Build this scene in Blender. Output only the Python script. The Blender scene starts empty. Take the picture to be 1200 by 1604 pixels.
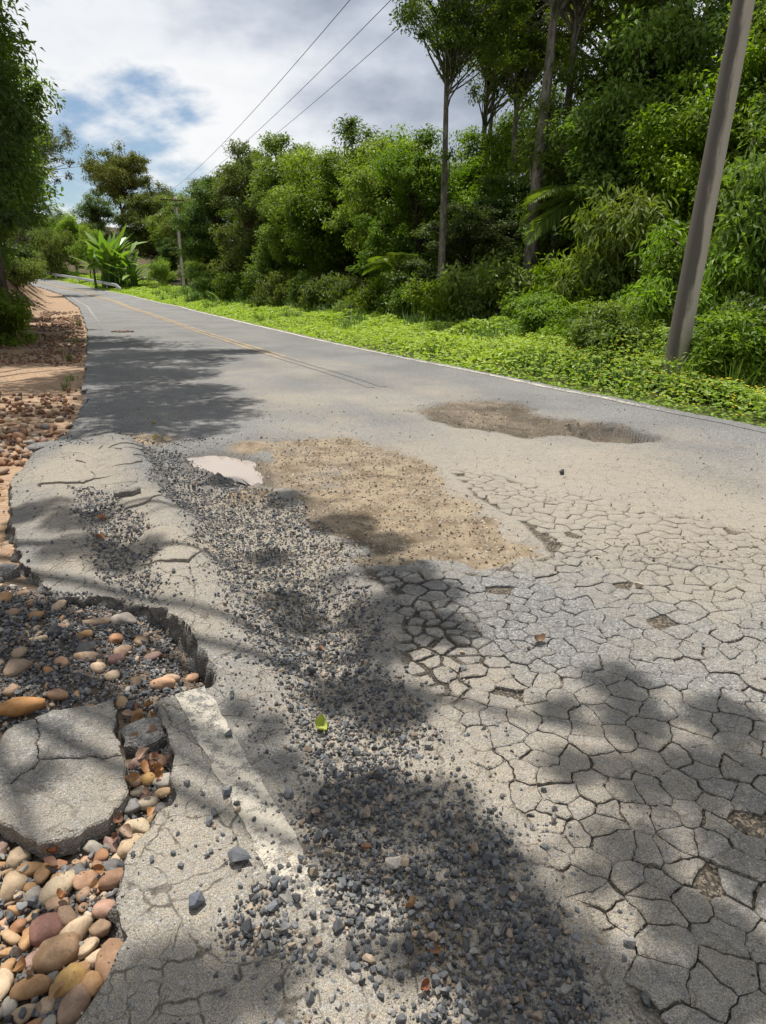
import bpy, bmesh, math, random, time
_T0 = time.time()
import numpy as np
from mathutils import Vector, Matrix
from mathutils.geometry import delaunay_2d_cdt

random.seed(7)
RNG = np.random.default_rng(7)
scene = bpy.context.scene
COL = scene.collection

# ------------------------------------------------------------------ camera
PITCH = math.radians(18.40)
cam_d = bpy.data.cameras.new("camera")
cam = bpy.data.objects.new("camera", cam_d)
COL.objects.link(cam)
cam.location = (0, 0, 1.6)
cam.rotation_euler = (math.radians(90) - PITCH, 0, 0)
cam_d.sensor_fit = 'VERTICAL'
cam_d.sensor_height = 24.0
cam_d.lens = 24.0 * 1070 / 1604
cam_d.clip_start = 0.05
cam_d.clip_end = 3000
scene.camera = cam

# ------------------------------------------------------------------ light
SUN_EL, SUN_AZ = math.radians(72), math.radians(-28)      # azimuth from +Y towards +X
TOSUN = Vector((math.sin(SUN_AZ) * math.cos(SUN_EL), math.cos(SUN_AZ) * math.cos(SUN_EL), math.sin(SUN_EL)))
sun_d = bpy.data.lights.new("sun", 'SUN')
sun_d.energy = 5.0
sun_d.angle = math.radians(0.55)
sun_d.color = (1.0, 0.955, 0.88)
sun = bpy.data.objects.new("sun", sun_d)
COL.objects.link(sun)
sun.rotation_euler = TOSUN.to_track_quat('Z', 'Y').to_euler()
sun.location = (0, 0, 60)

scene.view_settings.view_transform = 'Standard'
scene.view_settings.look = 'None'
scene.view_settings.gamma = 1.0
scene.view_settings.exposure = 0.42
scene.view_settings.use_curve_mapping = False
scene.cycles.max_bounces = 7
scene.cycles.transparent_max_bounces = 8
scene.cycles.use_adaptive_sampling = True
scene.cycles.use_denoising = True


class NB:
    """small node-tree builder"""
    def __init__(self, nt):
        self.nt = nt
        nt.nodes.clear()

    def n(self, typ, props=None, **ins):
        nd = self.nt.nodes.new(typ)
        for k, v in (props or {}).items():
            setattr(nd, k, v)
        for k, v in ins.items():
            key = int(k[1:]) if k[0] == '_' and k[1:].isdigit() else k.replace('_', ' ')
            self.put(nd, key, v)
        return nd

    def put(self, nd, key, v):
        s = nd.inputs[key]
        if isinstance(v, bpy.types.NodeSocket):
            self.nt.links.new(v, s)
        elif isinstance(v, bpy.types.Node):
            self.nt.links.new(v.outputs[0], s)
        else:
            s.default_value = v

    def math(self, op, a, b=0.0, c=None, clamp=False):
        nd = self.n('ShaderNodeMath', {'operation': op, 'use_clamp': clamp}, _0=a, _1=b)
        if c is not None:
            self.put(nd, 2, c)
        return nd.outputs[0]

    def mix(self, f, a, b, blend='MIX'):
        nd = self.n('ShaderNodeMix', {'data_type': 'RGBA', 'blend_type': blend, 'clamp_factor': True})
        self.put(nd, 0, f); self.put(nd, 6, a); self.put(nd, 7, b)
        return nd.outputs[2]

    def noise(self, vec, scale, detail=4.0, rough=0.55, col=False):
        nd = self.n('ShaderNodeTexNoise', Vector=vec, Scale=scale, Detail=detail, Roughness=rough)
        return nd.outputs[1 if col else 0]

    def ramp(self, f, stops):
        nd = self.n('ShaderNodeValToRGB', Fac=f)
        cr = nd.color_ramp
        while len(cr.elements) > 1:
            cr.elements.remove(cr.elements[0])
        cr.elements[0].position = stops[0][0]; cr.elements[0].color = stops[0][1]
        for p, c in stops[1:]:
            e = cr.elements.new(p); e.color = c
        return nd.outputs[0]

    def smooth(self, x, a, b):
        nd = self.n('ShaderNodeMapRange', {'interpolation_type': 'SMOOTHSTEP'}, Value=x)
        nd.inputs[1].default_value = a; nd.inputs[2].default_value = b
        return nd.outputs[0]


def c3(r, g, b):
    return (r, g, b, 1.0)


# ------------------------------------------------------------------ world: Nishita sky with broken cloud
world = bpy.data.worlds.new("World")
scene.world = world
world.use_nodes = True
w = NB(world.node_tree)
CLOUD_OFF = (0.4, 9.1, 2.0)
sky = w.n('ShaderNodeTexSky', {'sky_type': 'NISHITA', 'sun_disc': False, 'sun_elevation': SUN_EL, 'sun_rotation': SUN_AZ,
                               'altitude': 100.0, 'air_density': 1.0, 'dust_density': 0.3, 'ozone_density': 1.2})
tc = w.n('ShaderNodeTexCoord')
sx = w.n('ShaderNodeSeparateXYZ', Vector=tc.outputs['Generated'])
zc = w.math('ADD', w.math('MAXIMUM', sx.outputs[2], 0.0), 0.45)
pu = w.math('DIVIDE', sx.outputs[0], zc)
pv = w.math('DIVIDE', sx.outputs[1], zc)
pl = w.n('ShaderNodeCombineXYZ', X=pu, Y=pv, Z=w.math('MULTIPLY', sx.outputs[2], 1.5))
plo = w.n('ShaderNodeVectorMath', {'operation': 'ADD'}, _0=pl.outputs[0], _1=CLOUD_OFF).outputs[0]
big = w.noise(plo, 0.95, 7.0, 0.5)                      # where there is cloud at all
puff = w.noise(plo, 4.0, 8.0, 0.55)                      # its lumps
den = w.math('ADD', w.math('MULTIPLY', big, 0.72), w.math('MULTIPLY', puff, 0.28))
cov = w.smooth(den, 0.40, 0.455)
# thick middles are grey underneath, thin rims are lit white
thick = w.math('ADD', w.smooth(den, 0.42, 0.68), w.math('MULTIPLY', w.math('SUBTRACT', w.noise(plo, 1.9, 5.0, 0.5), 0.5), 0.9))
ccol = w.ramp(thick, [(-0.0, c3(9.6, 9.7, 9.8)), (0.25, c3(8.3, 8.6, 9.1)), (0.5, c3(6.0, 6.5, 7.4)), (0.8, c3(4.1, 4.6, 5.5)), (1.0, c3(3.3, 3.8, 4.6))])
bgc = w.mix(cov, sky.outputs[0], ccol)
bg = w.n('ShaderNodeBackground', Color=bgc, Strength=0.074)
w.n('ShaderNodeOutputWorld', Surface=bg.outputs[0])

# ------------------------------------------------------------------ numeric helpers
def _hash(ix, iy, seed):
    h = (ix.astype(np.int64) * 374761393 + iy.astype(np.int64) * 668265263 + seed * 1442695041) & 0xffffffff
    h = ((h ^ (h >> 13)) * 1274126177) & 0xffffffff
    h = (h ^ (h >> 16)) & 0xffffffff
    return h / 4294967295.0


def vnoise(x, y, seed=0):
    x = np.asarray(x, float); y = np.asarray(y, float)
    ix = np.floor(x); iy = np.floor(y)
    fx = x - ix; fy = y - iy
    fx = fx * fx * (3 - 2 * fx); fy = fy * fy * (3 - 2 * fy)
    a = _hash(ix, iy, seed); b = _hash(ix + 1, iy, seed); c = _hash(ix, iy + 1, seed); d = _hash(ix + 1, iy + 1, seed)
    return (a + (b - a) * fx) * (1 - fy) + (c + (d - c) * fx) * fy - 0.5


def fbm(x, y, seed=0, octv=4):
    s = 0; a = 1.0; t = 0
    for i in range(octv):
        s = s + a * vnoise(x * 2 ** i + 13.7 * i, y * 2 ** i - 7.1 * i, seed + i); t += a; a *= 0.5
    return s / t * 1.6


def sstep(x, a, b):
    t = np.clip((x - a) / (b - a), 0, 1)
    return t * t * (3 - 2 * t)


def sdf(x, y, poly, warp=0.0, ws=4.0, seed=3):
    """signed distance, positive inside the polygon"""
    x = np.asarray(x, float); y = np.asarray(y, float)
    P = np.asarray(poly, float)
    R = 1.2
    out = np.full(x.shape, -R)
    m = (x > P[:, 0].min() - R) & (x < P[:, 0].max() + R) & (y > P[:, 1].min() - R) & (y < P[:, 1].max() + R)
    px = x[m]; py = y[m]
    if warp:
        px, py = px + warp * fbm(px * ws, py * ws, seed), py + warp * fbm(px * ws, py * ws, seed + 9)
    d = np.full(px.shape, 1e9); ins = np.zeros(px.shape, bool)
    for i in range(len(P)):
        ax, ay = P[i]; bx, by = P[(i + 1) % len(P)]
        ex, ey = bx - ax, by - ay
        t = np.clip(((px - ax) * ex + (py - ay) * ey) / (ex * ex + ey * ey + 1e-12), 0, 1)
        d = np.minimum(d, (px - ax - t * ex) ** 2 + (py - ay - t * ey) ** 2)
        if ay != by:
            c = ((ay > py) != (by > py)) & (px < (bx - ax) * (py - ay) / (by - ay) + ax)
            ins ^= c
    d = np.sqrt(d)
    out[m] = np.where(ins, d, -d)
    return out


def dline(x, y, pts):
    d = np.full(np.shape(x), 1e9)
    for (ax, ay), (bx, by) in zip(pts[:-1], pts[1:]):
        ex, ey = bx - ax, by - ay
        t = np.clip(((x - ax) * ex + (y - ay) * ey) / (ex * ex + ey * ey), 0, 1)
        d = np.minimum(d, np.hypot(x - ax - t * ex, y - ay - t * ey))
    return d


# ------------------------------------------------------------------ the plan of the place (metres; camera at the origin, road runs away to the left)
def curve(pts, sm=2.0):
    p = np.array(pts); ys = np.arange(-4, 140, 0.25)
    v = np.interp(ys, p[:, 0], p[:, 1])
    k = np.exp(-0.5 * (np.arange(-16, 17) * 0.25 / sm) ** 2); k /= k.sum()
    v2 = np.convolve(np.pad(v, 16, mode='reflect', reflect_type='odd'), k, 'valid')
    return lambda y: np.interp(y, ys, v2)


LINE_L = curve([(-4, 2.4), (0, 0.45), (1.48, -0.2), (2.42, -0.73), (9.29, -3.48), (25.2, -9.92), (53.8, -22.3), (78.6, -34.6), (91, -42.5), (104, -52), (140, -85)], 1.2)
LINE_R = curve([(-4, 10.2), (0, 8.2), (4, 6.1), (7.61, 4.4), (9.71, 3.5), (12.5, 2.2), (15.46, .72), (21.1, -1.88), (36.1, -8.12), (53.8, -15.4), (76, -27), (98, -41.7), (112, -53.5), (140, -80)])
LINE_C = curve([(-4, 6.3), (0, 4.4), (5.5, 2.2), (11.08, 0.05), (12.7, -.66), (18.3, -3.34), (27, -7.34), (42.7, -14.2), (62.2, -23.2), (81, -33.6), (97, -45), (140, -82)])

EDGE_LEFT = [(-0.5, 0.2), (-0.67, 0.87), (-0.7, 1.11), (-0.69, 1.19), (-0.69, 1.31), (-0.74, 1.46), (-0.76, 1.6), (-0.71, 1.72), (-0.7, 1.86), (-0.78, 2.06), (-0.91, 2.4), (-0.72, 2.48), (-0.73, 2.62), (-0.87, 2.85), (-0.93, 2.97), (-1.11, 3.19), (-1.34, 3.28), (-1.55, 3.39), (-1.59, 3.32), (-1.78, 3.37), (-2.2, 3.86), (-2.67, 4.63), (-3.18, 5.6), (-3.49, 6.67), (-3.59, 7.69), (-4.05, 9.1), (-5.1, 11.82), (-8.38, 19.71)]
PIT = [(-2.49, 6.97), (-2.05, 6.82), (-1.58, 6.05), (-1.08, 5.53), (-0.64, 5.0), (-0.25, 4.18), (-0.15, 3.66), (-0.08, 3.17), (0.0, 2.79), (0.11, 2.47), (0.2, 2.25), (0.28, 2.06), (0.33, 1.78), (0.43, 1.51), (0.5, 1.34), (0.58, 1.11), (0.62, 0.8), (0.13, 0.8), (0.0, 1.11), (-0.09, 1.27), (-0.18, 1.46), (-0.26, 1.72), (-0.27, 1.99), (-0.38, 2.29), (-0.49, 2.57), (-0.73, 3.03), (-0.89, 3.4), (-1.25, 4.18), (-1.74, 5.17), (-2.23, 6.17)]
SOIL = [(-1.25, 7.27), (-0.71, 7.53), (0.0, 7.27), (0.33, 6.82), (0.51, 5.83), (0.69, 5.0), (0.88, 4.43), (1.08, 4.04), (0.85, 3.8), (0.53, 3.75), (0.23, 3.86), (-0.04, 3.86), (-0.23, 4.18), (-0.64, 5.0), (-1.09, 5.63), (-1.2, 6.42)]
PUDDLE = [(-2.03, 6.73), (-1.75, 6.79), (-1.47, 6.67), (-1.23, 6.42), (-1.08, 6.05), (-1.0, 5.68), (-1.14, 5.73), (-1.31, 5.9), (-1.56, 5.99), (-1.82, 6.31)]
POT2 = [(0.35, 9.29), (0.94, 10.1), (1.73, 10.28), (2.2, 9.81), (2.23, 8.79), (2.87, 8.44), (3.1, 7.49), (2.71, 7.12), (2.27, 7.21), (2.02, 7.61), (1.55, 7.43), (1.05, 7.89), (0.55, 8.35)]
POTDEEP = [(2.32, 8.35), (2.84, 8.35), (3.08, 7.46), (2.65, 7.12), (2.27, 7.21), (2.13, 7.61)]
PUD2 = [(2.49, 7.67), (2.9, 7.67), (2.92, 7.33), (2.64, 7.17), (2.45, 7.3)]
PLATE = [(-0.2, 3.86), (0.0, 3.75), (0.53, 3.71), (1.06, 3.98), (0.96, 4.63), (0.72, 5.25), (0.58, 6.05), (0.92, 5.94), (1.54, 5.25), (2.12, 4.77), (2.57, 4.3), (3.35, 3.66), (1.89, 1.11), (1.68, 0.7), (0.66, 0.7), (0.58, 1.11), (0.48, 1.38), (0.38, 1.72), (0.28, 2.13), (0.13, 2.47), (0.0, 2.9), (-0.12, 3.48)]
BLACKCR = [(-0.21, 3.95), (0.08, 3.8), (0.37, 3.66), (0.46, 2.9), (0.36, 2.47), (0.22, 2.25), (0.11, 2.47), (-0.03, 2.9), (-0.14, 3.48)]
LIP = [(-3.62, 7.75), (-3.49, 8.53), (-2.5, 7.0), (-1.22, 4.05), (-0.87, 3.34), (-0.57, 2.67), (-0.6, 2.49), (-0.74, 2.62), (-0.92, 2.95), (-1.11, 3.19), (-1.55, 3.39), (-1.59, 3.32), (-1.78, 3.37), (-2.2, 3.86), (-2.67, 4.63), (-3.18, 5.6), (-3.49, 6.67)]
RIDGE = [(-3.0, 7.5), (-2.15, 5.79), (-1.52, 4.54), (-1.02, 3.47), (-0.77, 2.97)]
CHUNK = [(-3.2, 6.73), (-2.44, 5.12), (-1.66, 3.57), (-1.77, 3.39), (-2.2, 3.86), (-2.66, 4.63), (-3.17, 5.6), (-3.38, 6.44)]
LIPGRAVEL = [(-2.57, 5.37), (-2.17, 5.18), (-1.68, 4.54), (-1.31, 3.73), (-1.12, 3.23), (-1.35, 3.3), (-1.64, 3.61), (-2.03, 4.27)]
SLAB = [(-1.5, 2.03), (-1.44, 2.17), (-1.45, 2.29), (-1.35, 2.36), (-1.11, 2.42), (-0.99, 2.17), (-0.88, 1.9), (-0.87, 1.75), (-0.95, 1.7), (-1.06, 1.67), (-1.19, 1.74), (-1.31, 1.81)]
SMALLSLAB = [(-0.99, 2.24), (-0.95, 2.31), (-0.87, 2.30), (-0.83, 2.2), (-0.89, 2.15), (-0.97, 2.16)]
STONE_UPPER = [(-2.23, 3.66), (-1.84, 3.42), (-1.24, 3.24), (-0.9, 2.9), (-0.75, 2.57), (-0.92, 2.44), (-1.07, 2.46), (-1.5, 2.33), (-1.85, 2.25), (-2.9, 3.66)]
STONE_LOWER = [(-1.2, 1.72), (-1.04, 1.64), (-0.92, 1.67), (-0.84, 1.8), (-1.0, 2.38), (-0.94, 2.4), (-0.75, 1.9), (-0.79, 1.62), (-0.74, 1.36), (-0.73, 1.11), (-0.73, 0.85), (-1.15, 0.85), (-1.7, 1.72)]
LINE_NEAR = [(-0.8, 2.46), (-0.61, 2.13), (-0.41, 1.8), (-0.23, 1.48), (-0.13, 1.27), (-0.03, 1.06), (0.1, 0.7)]


def zp(y):
    t = np.maximum(0, np.minimum(y, 118) - 45)
    return 0.0006 * t ** 2 + 0.01 * np.maximum(0, np.minimum(y, 400) - 118)


def rough_path(pts, step, amp, seed):
    out = []
    for (ax, ay), (bx, by) in zip(pts[:-1], pts[1:]):
        n = max(1, int(math.hypot(bx - ax, by - ay) / step))
        for i in range(n):
            t = i / n
            out.append((ax + (bx - ax) * t, ay + (by - ay) * t))
    out.append(pts[-1])
    p = np.array(out)
    f = 1.0 / (step * 2.5)
    p[:, 0] += amp * fbm(p[:, 0] * f, p[:, 1] * f, seed, 3)
    p[:, 1] += amp * fbm(p[:, 0] * f, p[:, 1] * f, seed + 5, 3)
    return p


EDGE_ROUGH = rough_path(EDGE_LEFT[:-2], 0.035, 0.05, 11)
_far_y = np.arange(10.0, 126, 0.5)
EDGE_FAR = np.stack([LINE_L(_far_y) - 0.62 + 0.12 * fbm(_far_y * 0.8, _far_y * 0, 21), _far_y], 1)
EDGE_ALL = np.concatenate([EDGE_ROUGH, EDGE_FAR])
ROAD_POLY = np.concatenate([EDGE_ROUGH, [(-4.7, 10.9), (-4.3, 20), (6, 20), (6, 0.2)]])   # near part, for the edge distance


def road_fields(x, y):
    """heights and surface masks of the carriageway"""
    F = {}
    yy = np.asarray(y, float)
    z = zp(yy) + 0.022 * fbm(x * 0.7, yy * 0.7, 1, 3) + 0.007 * fbm(x * 4, yy * 4, 5, 3) * sstep(16 - yy, 0, 8)
    sp = sdf(x, yy, PIT, 0.16, 3.0, 31)
    ss = sdf(x, yy, SOIL, 0.34, 2.6, 41) + 0.05 * fbm(x * 11, yy * 11, 47, 2)
    s2 = sdf(x, yy, POT2, 0.35, 2.2, 51)
    sd = sdf(x, yy, POTDEEP, 0.12, 4.0, 55)
    su = sdf(x, yy, PUDDLE, 0.16, 4.0, 61)
    sl = sdf(x, yy, LIP)
    sg = sdf(x, yy, LIPGRAVEL, 0.1, 5, 71)
    spl = sdf(x, yy, PLATE, 0.06, 5, 81)
    tap = 0.12 + 0.88 * sstep(yy, 1.5, 3.0)
    pit = sstep(sp, -0.03, 0.28) * tap
    z = z - 0.075 * pit
    soil = sstep(ss + 0.05 * fbm(x * 7, yy * 7, 45, 3), -0.03, 0.09)
    z = z - soil * (0.032 + 0.02 * fbm(x * 3.5, yy * 3.5, 43, 4)) * (1 - 0.6 * pit)
    p2 = sstep(s2, -0.02, 0.22)
    z = z - p2 * (0.035 + 0.03 * fbm(x * 3, yy * 3, 53, 4)) - 0.15 * sstep(sd, -0.02, 0.07)
    lip = sstep(sl, -0.12, 0.38) * sstep(yy, 2.5, 3.9) * sstep(-yy, -8.5, -7.0)
    dr = dline(x, yy, RIDGE)
    z = z + 0.045 * lip + 0.07 * np.exp(-(dr / 0.2) ** 2) * sstep(yy, 2.9, 3.6) * sstep(-yy, -8.0, -6.8)
    z = z - 0.03 * sstep(sg, 0, 0.12)
    z = z + (0.018 * fbm(x * 3.1, yy * 3.1, 91, 4) + 0.008 * np.abs(fbm(x * 11, yy * 11, 93, 3))) * lip
    t = sstep(su, -0.32, -0.02)
    z = z * (1 - t) + t * (-0.052 - 0.035 * sstep(su, -0.10, 0.14) + 0.012 * fbm(x * 7, yy * 7, 63, 3))
    rimz = -0.050 + 0.01 * fbm(x * 9, yy * 9, 65, 2)
    z = np.where(su < 0.0, np.maximum(z, rimz * sstep(su, -0.5, -0.22) * sstep(-su, 0.03, 0.08) + (-9) * (1 - sstep(su, -0.5, -0.35) * sstep(-su, 0.02, 0.04))), z)
    F['z0'] = z
    bed = sstep(spl, 0.0, 0.03) * (1 - sstep(sp, -0.14, -0.06)) * (1 - sstep(ss, -0.02, 0.02))
    sch = sdf(x, yy, CHUNK, 0.08, 5, 75)
    lipbed = 0 * sl
    F['sch'] = sch
    F['bed'] = np.maximum(bed, lipbed)
    F['z'] = z - 0.011 * bed - 0.018 * lipbed + 0.004 * fbm(x * 40, yy * 40, 97, 2) * np.maximum(bed, lipbed)
    F.update(sp=sp, ss=ss, s2=s2, sd=sd, su=su, sl=sl, sg=sg, spl=spl, pit=pit, soil=soil, p2=p2, lip=lip)
    # surface masks: dust, soil, wet with painted shade / crack amount
    n1 = fbm(x * 0.9, yy * 0.9, 101, 4)
    wR = (LINE_R(yy) - x)
    lat = (x - LINE_L(yy)) / np.maximum(1.0, LINE_R(yy) - LINE_L(yy))
    mid = np.exp(-((lat - 0.5) / 0.34) ** 2) * sstep(yy, 2.5, 5.0) * (0.35 + 0.65 * sstep(-yy, -19, -9))
    track = np.exp(-((lat - .16) / .06) ** 2) + np.exp(-((lat - .42) / .06) ** 2) + np.exp(-((lat - .62) / .06) ** 2) + np.exp(-((lat - .87) / .05) ** 2)
    near = sstep(-yy, -9, -4.5)
    dust = 0.12 + 0.36 * near + 0.50 * mid + 0.45 * n1 + 0.25 * fbm(lat * 9, yy * 0.35, 107, 3) - 0.18 * track * sstep(yy, 6, 9)
    dust = dust + 0.4 * pit + 0.30 * lip + 0.5 * lip * fbm(x * 1.3, yy * 1.3, 103, 3) + 0.25 * sstep(-yy, -2.6, -1.6)
    dust = dust - 0.35 * sstep(-x - 0.42 * yy, -1.2, 0.4) * sstep(yy, 7.5, 9.5)
    dust = dust - 0.5 * sstep(0.75 - wR, 0, 0.4) * sstep(yy, 4, 6)
    F['dust'] = np.clip(dust, 0, 1)
    spot = np.zeros_like(yy)
    for (a, b, r) in [(0.75, 2.83, .09), (0.68, 2.6, .06), (0.4, 3.0, .06), (-0.25, 1.6, .05), (0.15, 1.35, .1), (-1.1, 5.4, .25), (-0.95, 6.3, .3), (-1.35, 7.0, .3), (1.0, 2.1, .05), (-2.6, 7.3, .4)]:
        spot = np.maximum(spot, np.exp(-(((x - a) ** 2 + (yy - b) ** 2) / r ** 2)))
    F['soilc'] = np.clip(np.maximum(soil * (0.85 + 0.5 * fbm(x * 2, yy * 2, 113, 3)), np.maximum(0.75 * p2, spot)), 0, 1)
    wet = 0.8 * sstep(su, -0.22, 0.0) + 0.9 * sstep(sd, -0.04, 0.06) + p2 * (0.55 + 0.45 * sstep(fbm(x * 1.5, yy * 1.5, 121, 3), -0.2, 0.15))
    wet = wet + 0.85 * sstep(sdf(x, yy, BLACKCR, 0.15, 4, 131), -0.02, 0.1) * F['bed'] + 0.75 * soil * sstep(0.35 - ss, 0, 0.3) * sstep(-x, -0.5, 0.3) * sstep(-yy, -6.5, -5.0)  # darkens crack gaps; also paints the shade over the soil's damp lower left
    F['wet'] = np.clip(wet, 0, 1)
    crk = 0.55 * sstep(-yy, -9, -6) * sstep(yy, 2.6, 3.4) * (1 - soil) * (1 - pit) + 0.8 * lip + 0.9 * sstep(-x - 0.42 * yy, -1.9, -0.6) * sstep(-yy, -13, -8.5) * (1 - soil)
    F['crk'] = np.clip(crk + 0.15 * sstep(-yy, -14, -7), 0, 1) * (1 - p2) * (1 - F['bed'])
    return F


def road_z(x, y):
    return road_fields(np.atleast_1d(np.asarray(x, float)), np.atleast_1d(np.asarray(y, float)))['z']


def edge_dist(x, y):
    """distance inside (+) or outside (-) of the ragged left edge of the asphalt"""
    x = np.asarray(x, float); y = np.asarray(y, float)
    e = np.where(y > 10, x - np.interp(y, EDGE_FAR[:, 1], EDGE_FAR[:, 0]), x - np.interp(y, [0, 1, 2, 2.45, 2.46, 3.3, 10], [-.6, -.7, -.75, -.9, -.75, -1.4, -4.4]))
    m = (y < 11.0) & (np.abs(e) < 2.0)
    if m.any():
        e[m] = sdf(x[m], y[m], ROAD_POLY)
    return e


def ground_z(x, y):
    x = np.asarray(x, float); y = np.asarray(y, float)
    u = LINE_L(y) - 0.5 - x            # metres left of the asphalt
    wv = (x - LINE_R(y) - 0.25) * 0.92  # metres right of the asphalt
    z = zp(y) - 0.085 + 0.03 * fbm(x * 1.1, y * 1.1, 201, 4)
    bank = np.clip(u - 3.3 - 0.6 * fbm(x * 0.25, y * 0.25, 205, 3), 0, 60)
    z = z + 2.6 * (1 - np.exp(-bank / 1.1)) + 0.14 * bank + 0.25 * fbm(x * 0.9, y * 0.9, 207, 4) * sstep(bank, 0, 1.0)
    z = z - 0.18 * sstep(wv, 0.2, 3.0) - 0.25 * sstep(wv, 4, 12) + 0.1 * fbm(x * 0.5, y * 0.5, 209, 3) * sstep(wv, 0, 2)
    d = np.minimum(u, 50)
    z = z - 0.11 * sstep(-u, 0.15, 0.6) * sstep(-wv, 0.1, 0.4)
    near = sstep(-y, -9, -3)
    z = z + near * (-0.02 + 0.02 * fbm(x * 3, y * 3, 211, 3)) * sstep(u, -0.5, 0.3)
    z = z + 0.06 * sstep(-y, -4.5, -3.6) * sstep(y, 2.2, 2.6) * sstep(u, -0.5, 0.3)
    far = np.hypot(x, y - 60)
    z = z + 14 * sstep(far, 150, 380) * (1 + 0.5 * fbm(x * 0.01, y * 0.01, 215, 3))
    return z


# ------------------------------------------------------------------ mesh helpers
def mk_mesh(name, V, Fc, mats=(), smooth=False, fattr=None, cattr=None, midx=None):
    me = bpy.data.meshes.new(name)
    me.from_pydata(np.asarray(V, np.float32), [], np.asarray(Fc, np.int32) if not isinstance(Fc, list) else Fc)
    for m in (mats if isinstance(mats, (list, tuple)) else [mats]):
        me.materials.append(m)
    if smooth:
        me.polygons.foreach_set('use_smooth', np.ones(len(me.polygons), bool))
    if midx is not None:
        me.polygons.foreach_set('material_index', np.asarray(midx, np.int32))
    for k, v in (fattr or {}).items():
        a = me.attributes.new(k, 'FLOAT', 'POINT'); a.data.foreach_set('value', np.asarray(v, np.float32))
    for k, v in (cattr or {}).items():
        v = np.asarray(v, np.float32)
        if v.shape[1] == 3:
            v = np.concatenate([v, np.ones((len(v), 1), np.float32)], 1)
        a = me.attributes.new(k, 'FLOAT_COLOR', 'POINT'); a.data.foreach_set('color', v.ravel())
    me.update()
    return me


def tag(o, label=None, cat=None, group=None, kind=None):
    for k, v in (('label', label), ('category', cat), ('group', group), ('kind', kind)):
        if v is not None:
            o[k] = v
    return o


def put(name, me, parent=None, loc=None, rot=None, scale=None):
    o = bpy.data.objects.new(name, me)
    COL.objects.link(o)
    if parent is not None:
        o.parent = parent
    if loc is not None:
        o.location = loc
    if rot is not None:
        o.rotation_euler = rot
    if scale is not None:
        o.scale = scale if hasattr(scale, '__len__') else (scale,) * 3
    return o


def empty(name, loc=(0, 0, 0), rz=0.0, scale=1.0):
    o = put(name, None, None, loc, (0, 0, rz), scale)
    o.empty_display_size = 0.2
    return o


def copy_tree(o, parent=None):
    c = o.copy(); COL.objects.link(c); c.parent = parent
    for ch in list(o.children):
        copy_tree(ch, c)
    return c


class Bag:
    """collects arrays of vertices / triangles"""
    def __init__(self):
        self.V, self.T, self.A, self.n = [], [], [], 0

    def add(self, V, T, a=None):
        V = np.asarray(V, float); T = np.asarray(T, int)
        self.V.append(V); self.T.append(T + self.n); self.n += len(V)
        if a is not None:
            self.A.append(np.full(len(V), a) if np.isscalar(a) else np.asarray(a))

    def mesh(self, name, mat, smooth=False, attr=None):
        V = np.concatenate(self.V); T = np.concatenate(self.T)
        A = np.concatenate(self.A) if self.A else None
        if A is not None and A.ndim == 2:
            return mk_mesh(name, V, T, mat, smooth, cattr={attr: A})
        return mk_mesh(name, V, T, mat, smooth, fattr={attr: A} if A is not None else None)


def tube(path, radii, sides=8, caps=True):
    path = [Vector(p) for p in path]
    V, T = [], []
    n = len(path)
    for i, p in enumerate(path):
        d = (path[min(i + 1, n - 1)] - path[max(i - 1, 0)]).normalized()
        a = Vector((1, 0, 0)) if abs(d.x) < 0.8 else Vector((0, 1, 0))
        u = d.cross(a).normalized(); v = d.cross(u)
        for k in range(sides):
            t = 2 * math.pi * k / sides
            V.append(p + (u * math.cos(t) + v * math.sin(t)) * radii[i])
    for i in range(n - 1):
        for k in range(sides):
            a = i * sides + k; b = i * sides + (k + 1) % sides
            T.append((a, b, b + sides)); T.append((a, b + sides, a + sides))
    if caps:
        for base in (0, (n - 1) * sides):
            for k in range(1, sides - 1):
                T.append((base, base + k, base + k + 1))
    return np.array([tuple(v) for v in V]), np.array(T)


def box_arr(c, s, R=None):
    V = np.array([[x, y, z] for x in (-.5, .5) for y in (-.5, .5) for z in (-.5, .5)]) * np.array(s)
    if R is not None:
        V = V @ np.array(R).T
    T = np.array([(0, 1, 3), (0, 3, 2), (4, 6, 7), (4, 7, 5), (0, 4, 5), (0, 5, 1), (2, 3, 7), (2, 7, 6), (0, 2, 6), (0, 6, 4), (1, 5, 7), (1, 7, 3)])
    return V + np.array(c), T


def rot_stack(rng, n, tilt=math.pi):
    """n random rotation matrices; tilt limits the lean away from upright"""
    a = rng.uniform(0, 2 * math.pi, n); b = rng.normal(0, tilt, n) if tilt < 3 else rng.uniform(0, math.pi, n); c = rng.uniform(0, 2 * math.pi, n)
    ca, sa, cb, sb, cc, sc = np.cos(a), np.sin(a), np.cos(b), np.sin(b), np.cos(c), np.sin(c)
    Z = np.zeros(n); O = np.ones(n)
    Rz1 = np.stack([ca, -sa, Z, sa, ca, Z, Z, Z, O], 1).reshape(n, 3, 3)
    Rx = np.stack([O, Z, Z, Z, cb, -sb, Z, sb, cb], 1).reshape(n, 3, 3)
    Rz2 = np.stack([cc, -sc, Z, sc, cc, Z, Z, Z, O], 1).reshape(n, 3, 3)
    return Rz1 @ Rx @ Rz2


# ------------------------------------------------------------------ materials
def new_mat(name):
    m = bpy.data.materials.new(name); m.use_nodes = True
    return m, NB(m.node_tree)


def finish(b, color, rough=0.8, normal=None, spec=0.3):
    p = b.n('ShaderNodeBsdfPrincipled', Base_Color=color, Roughness=rough)
    b.put(p, 'Specular IOR Level', spec)
    if normal is not None:
        b.put(p, 'Normal', normal)
    b.n('ShaderNodeOutputMaterial', Surface=p.outputs[0])


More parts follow.
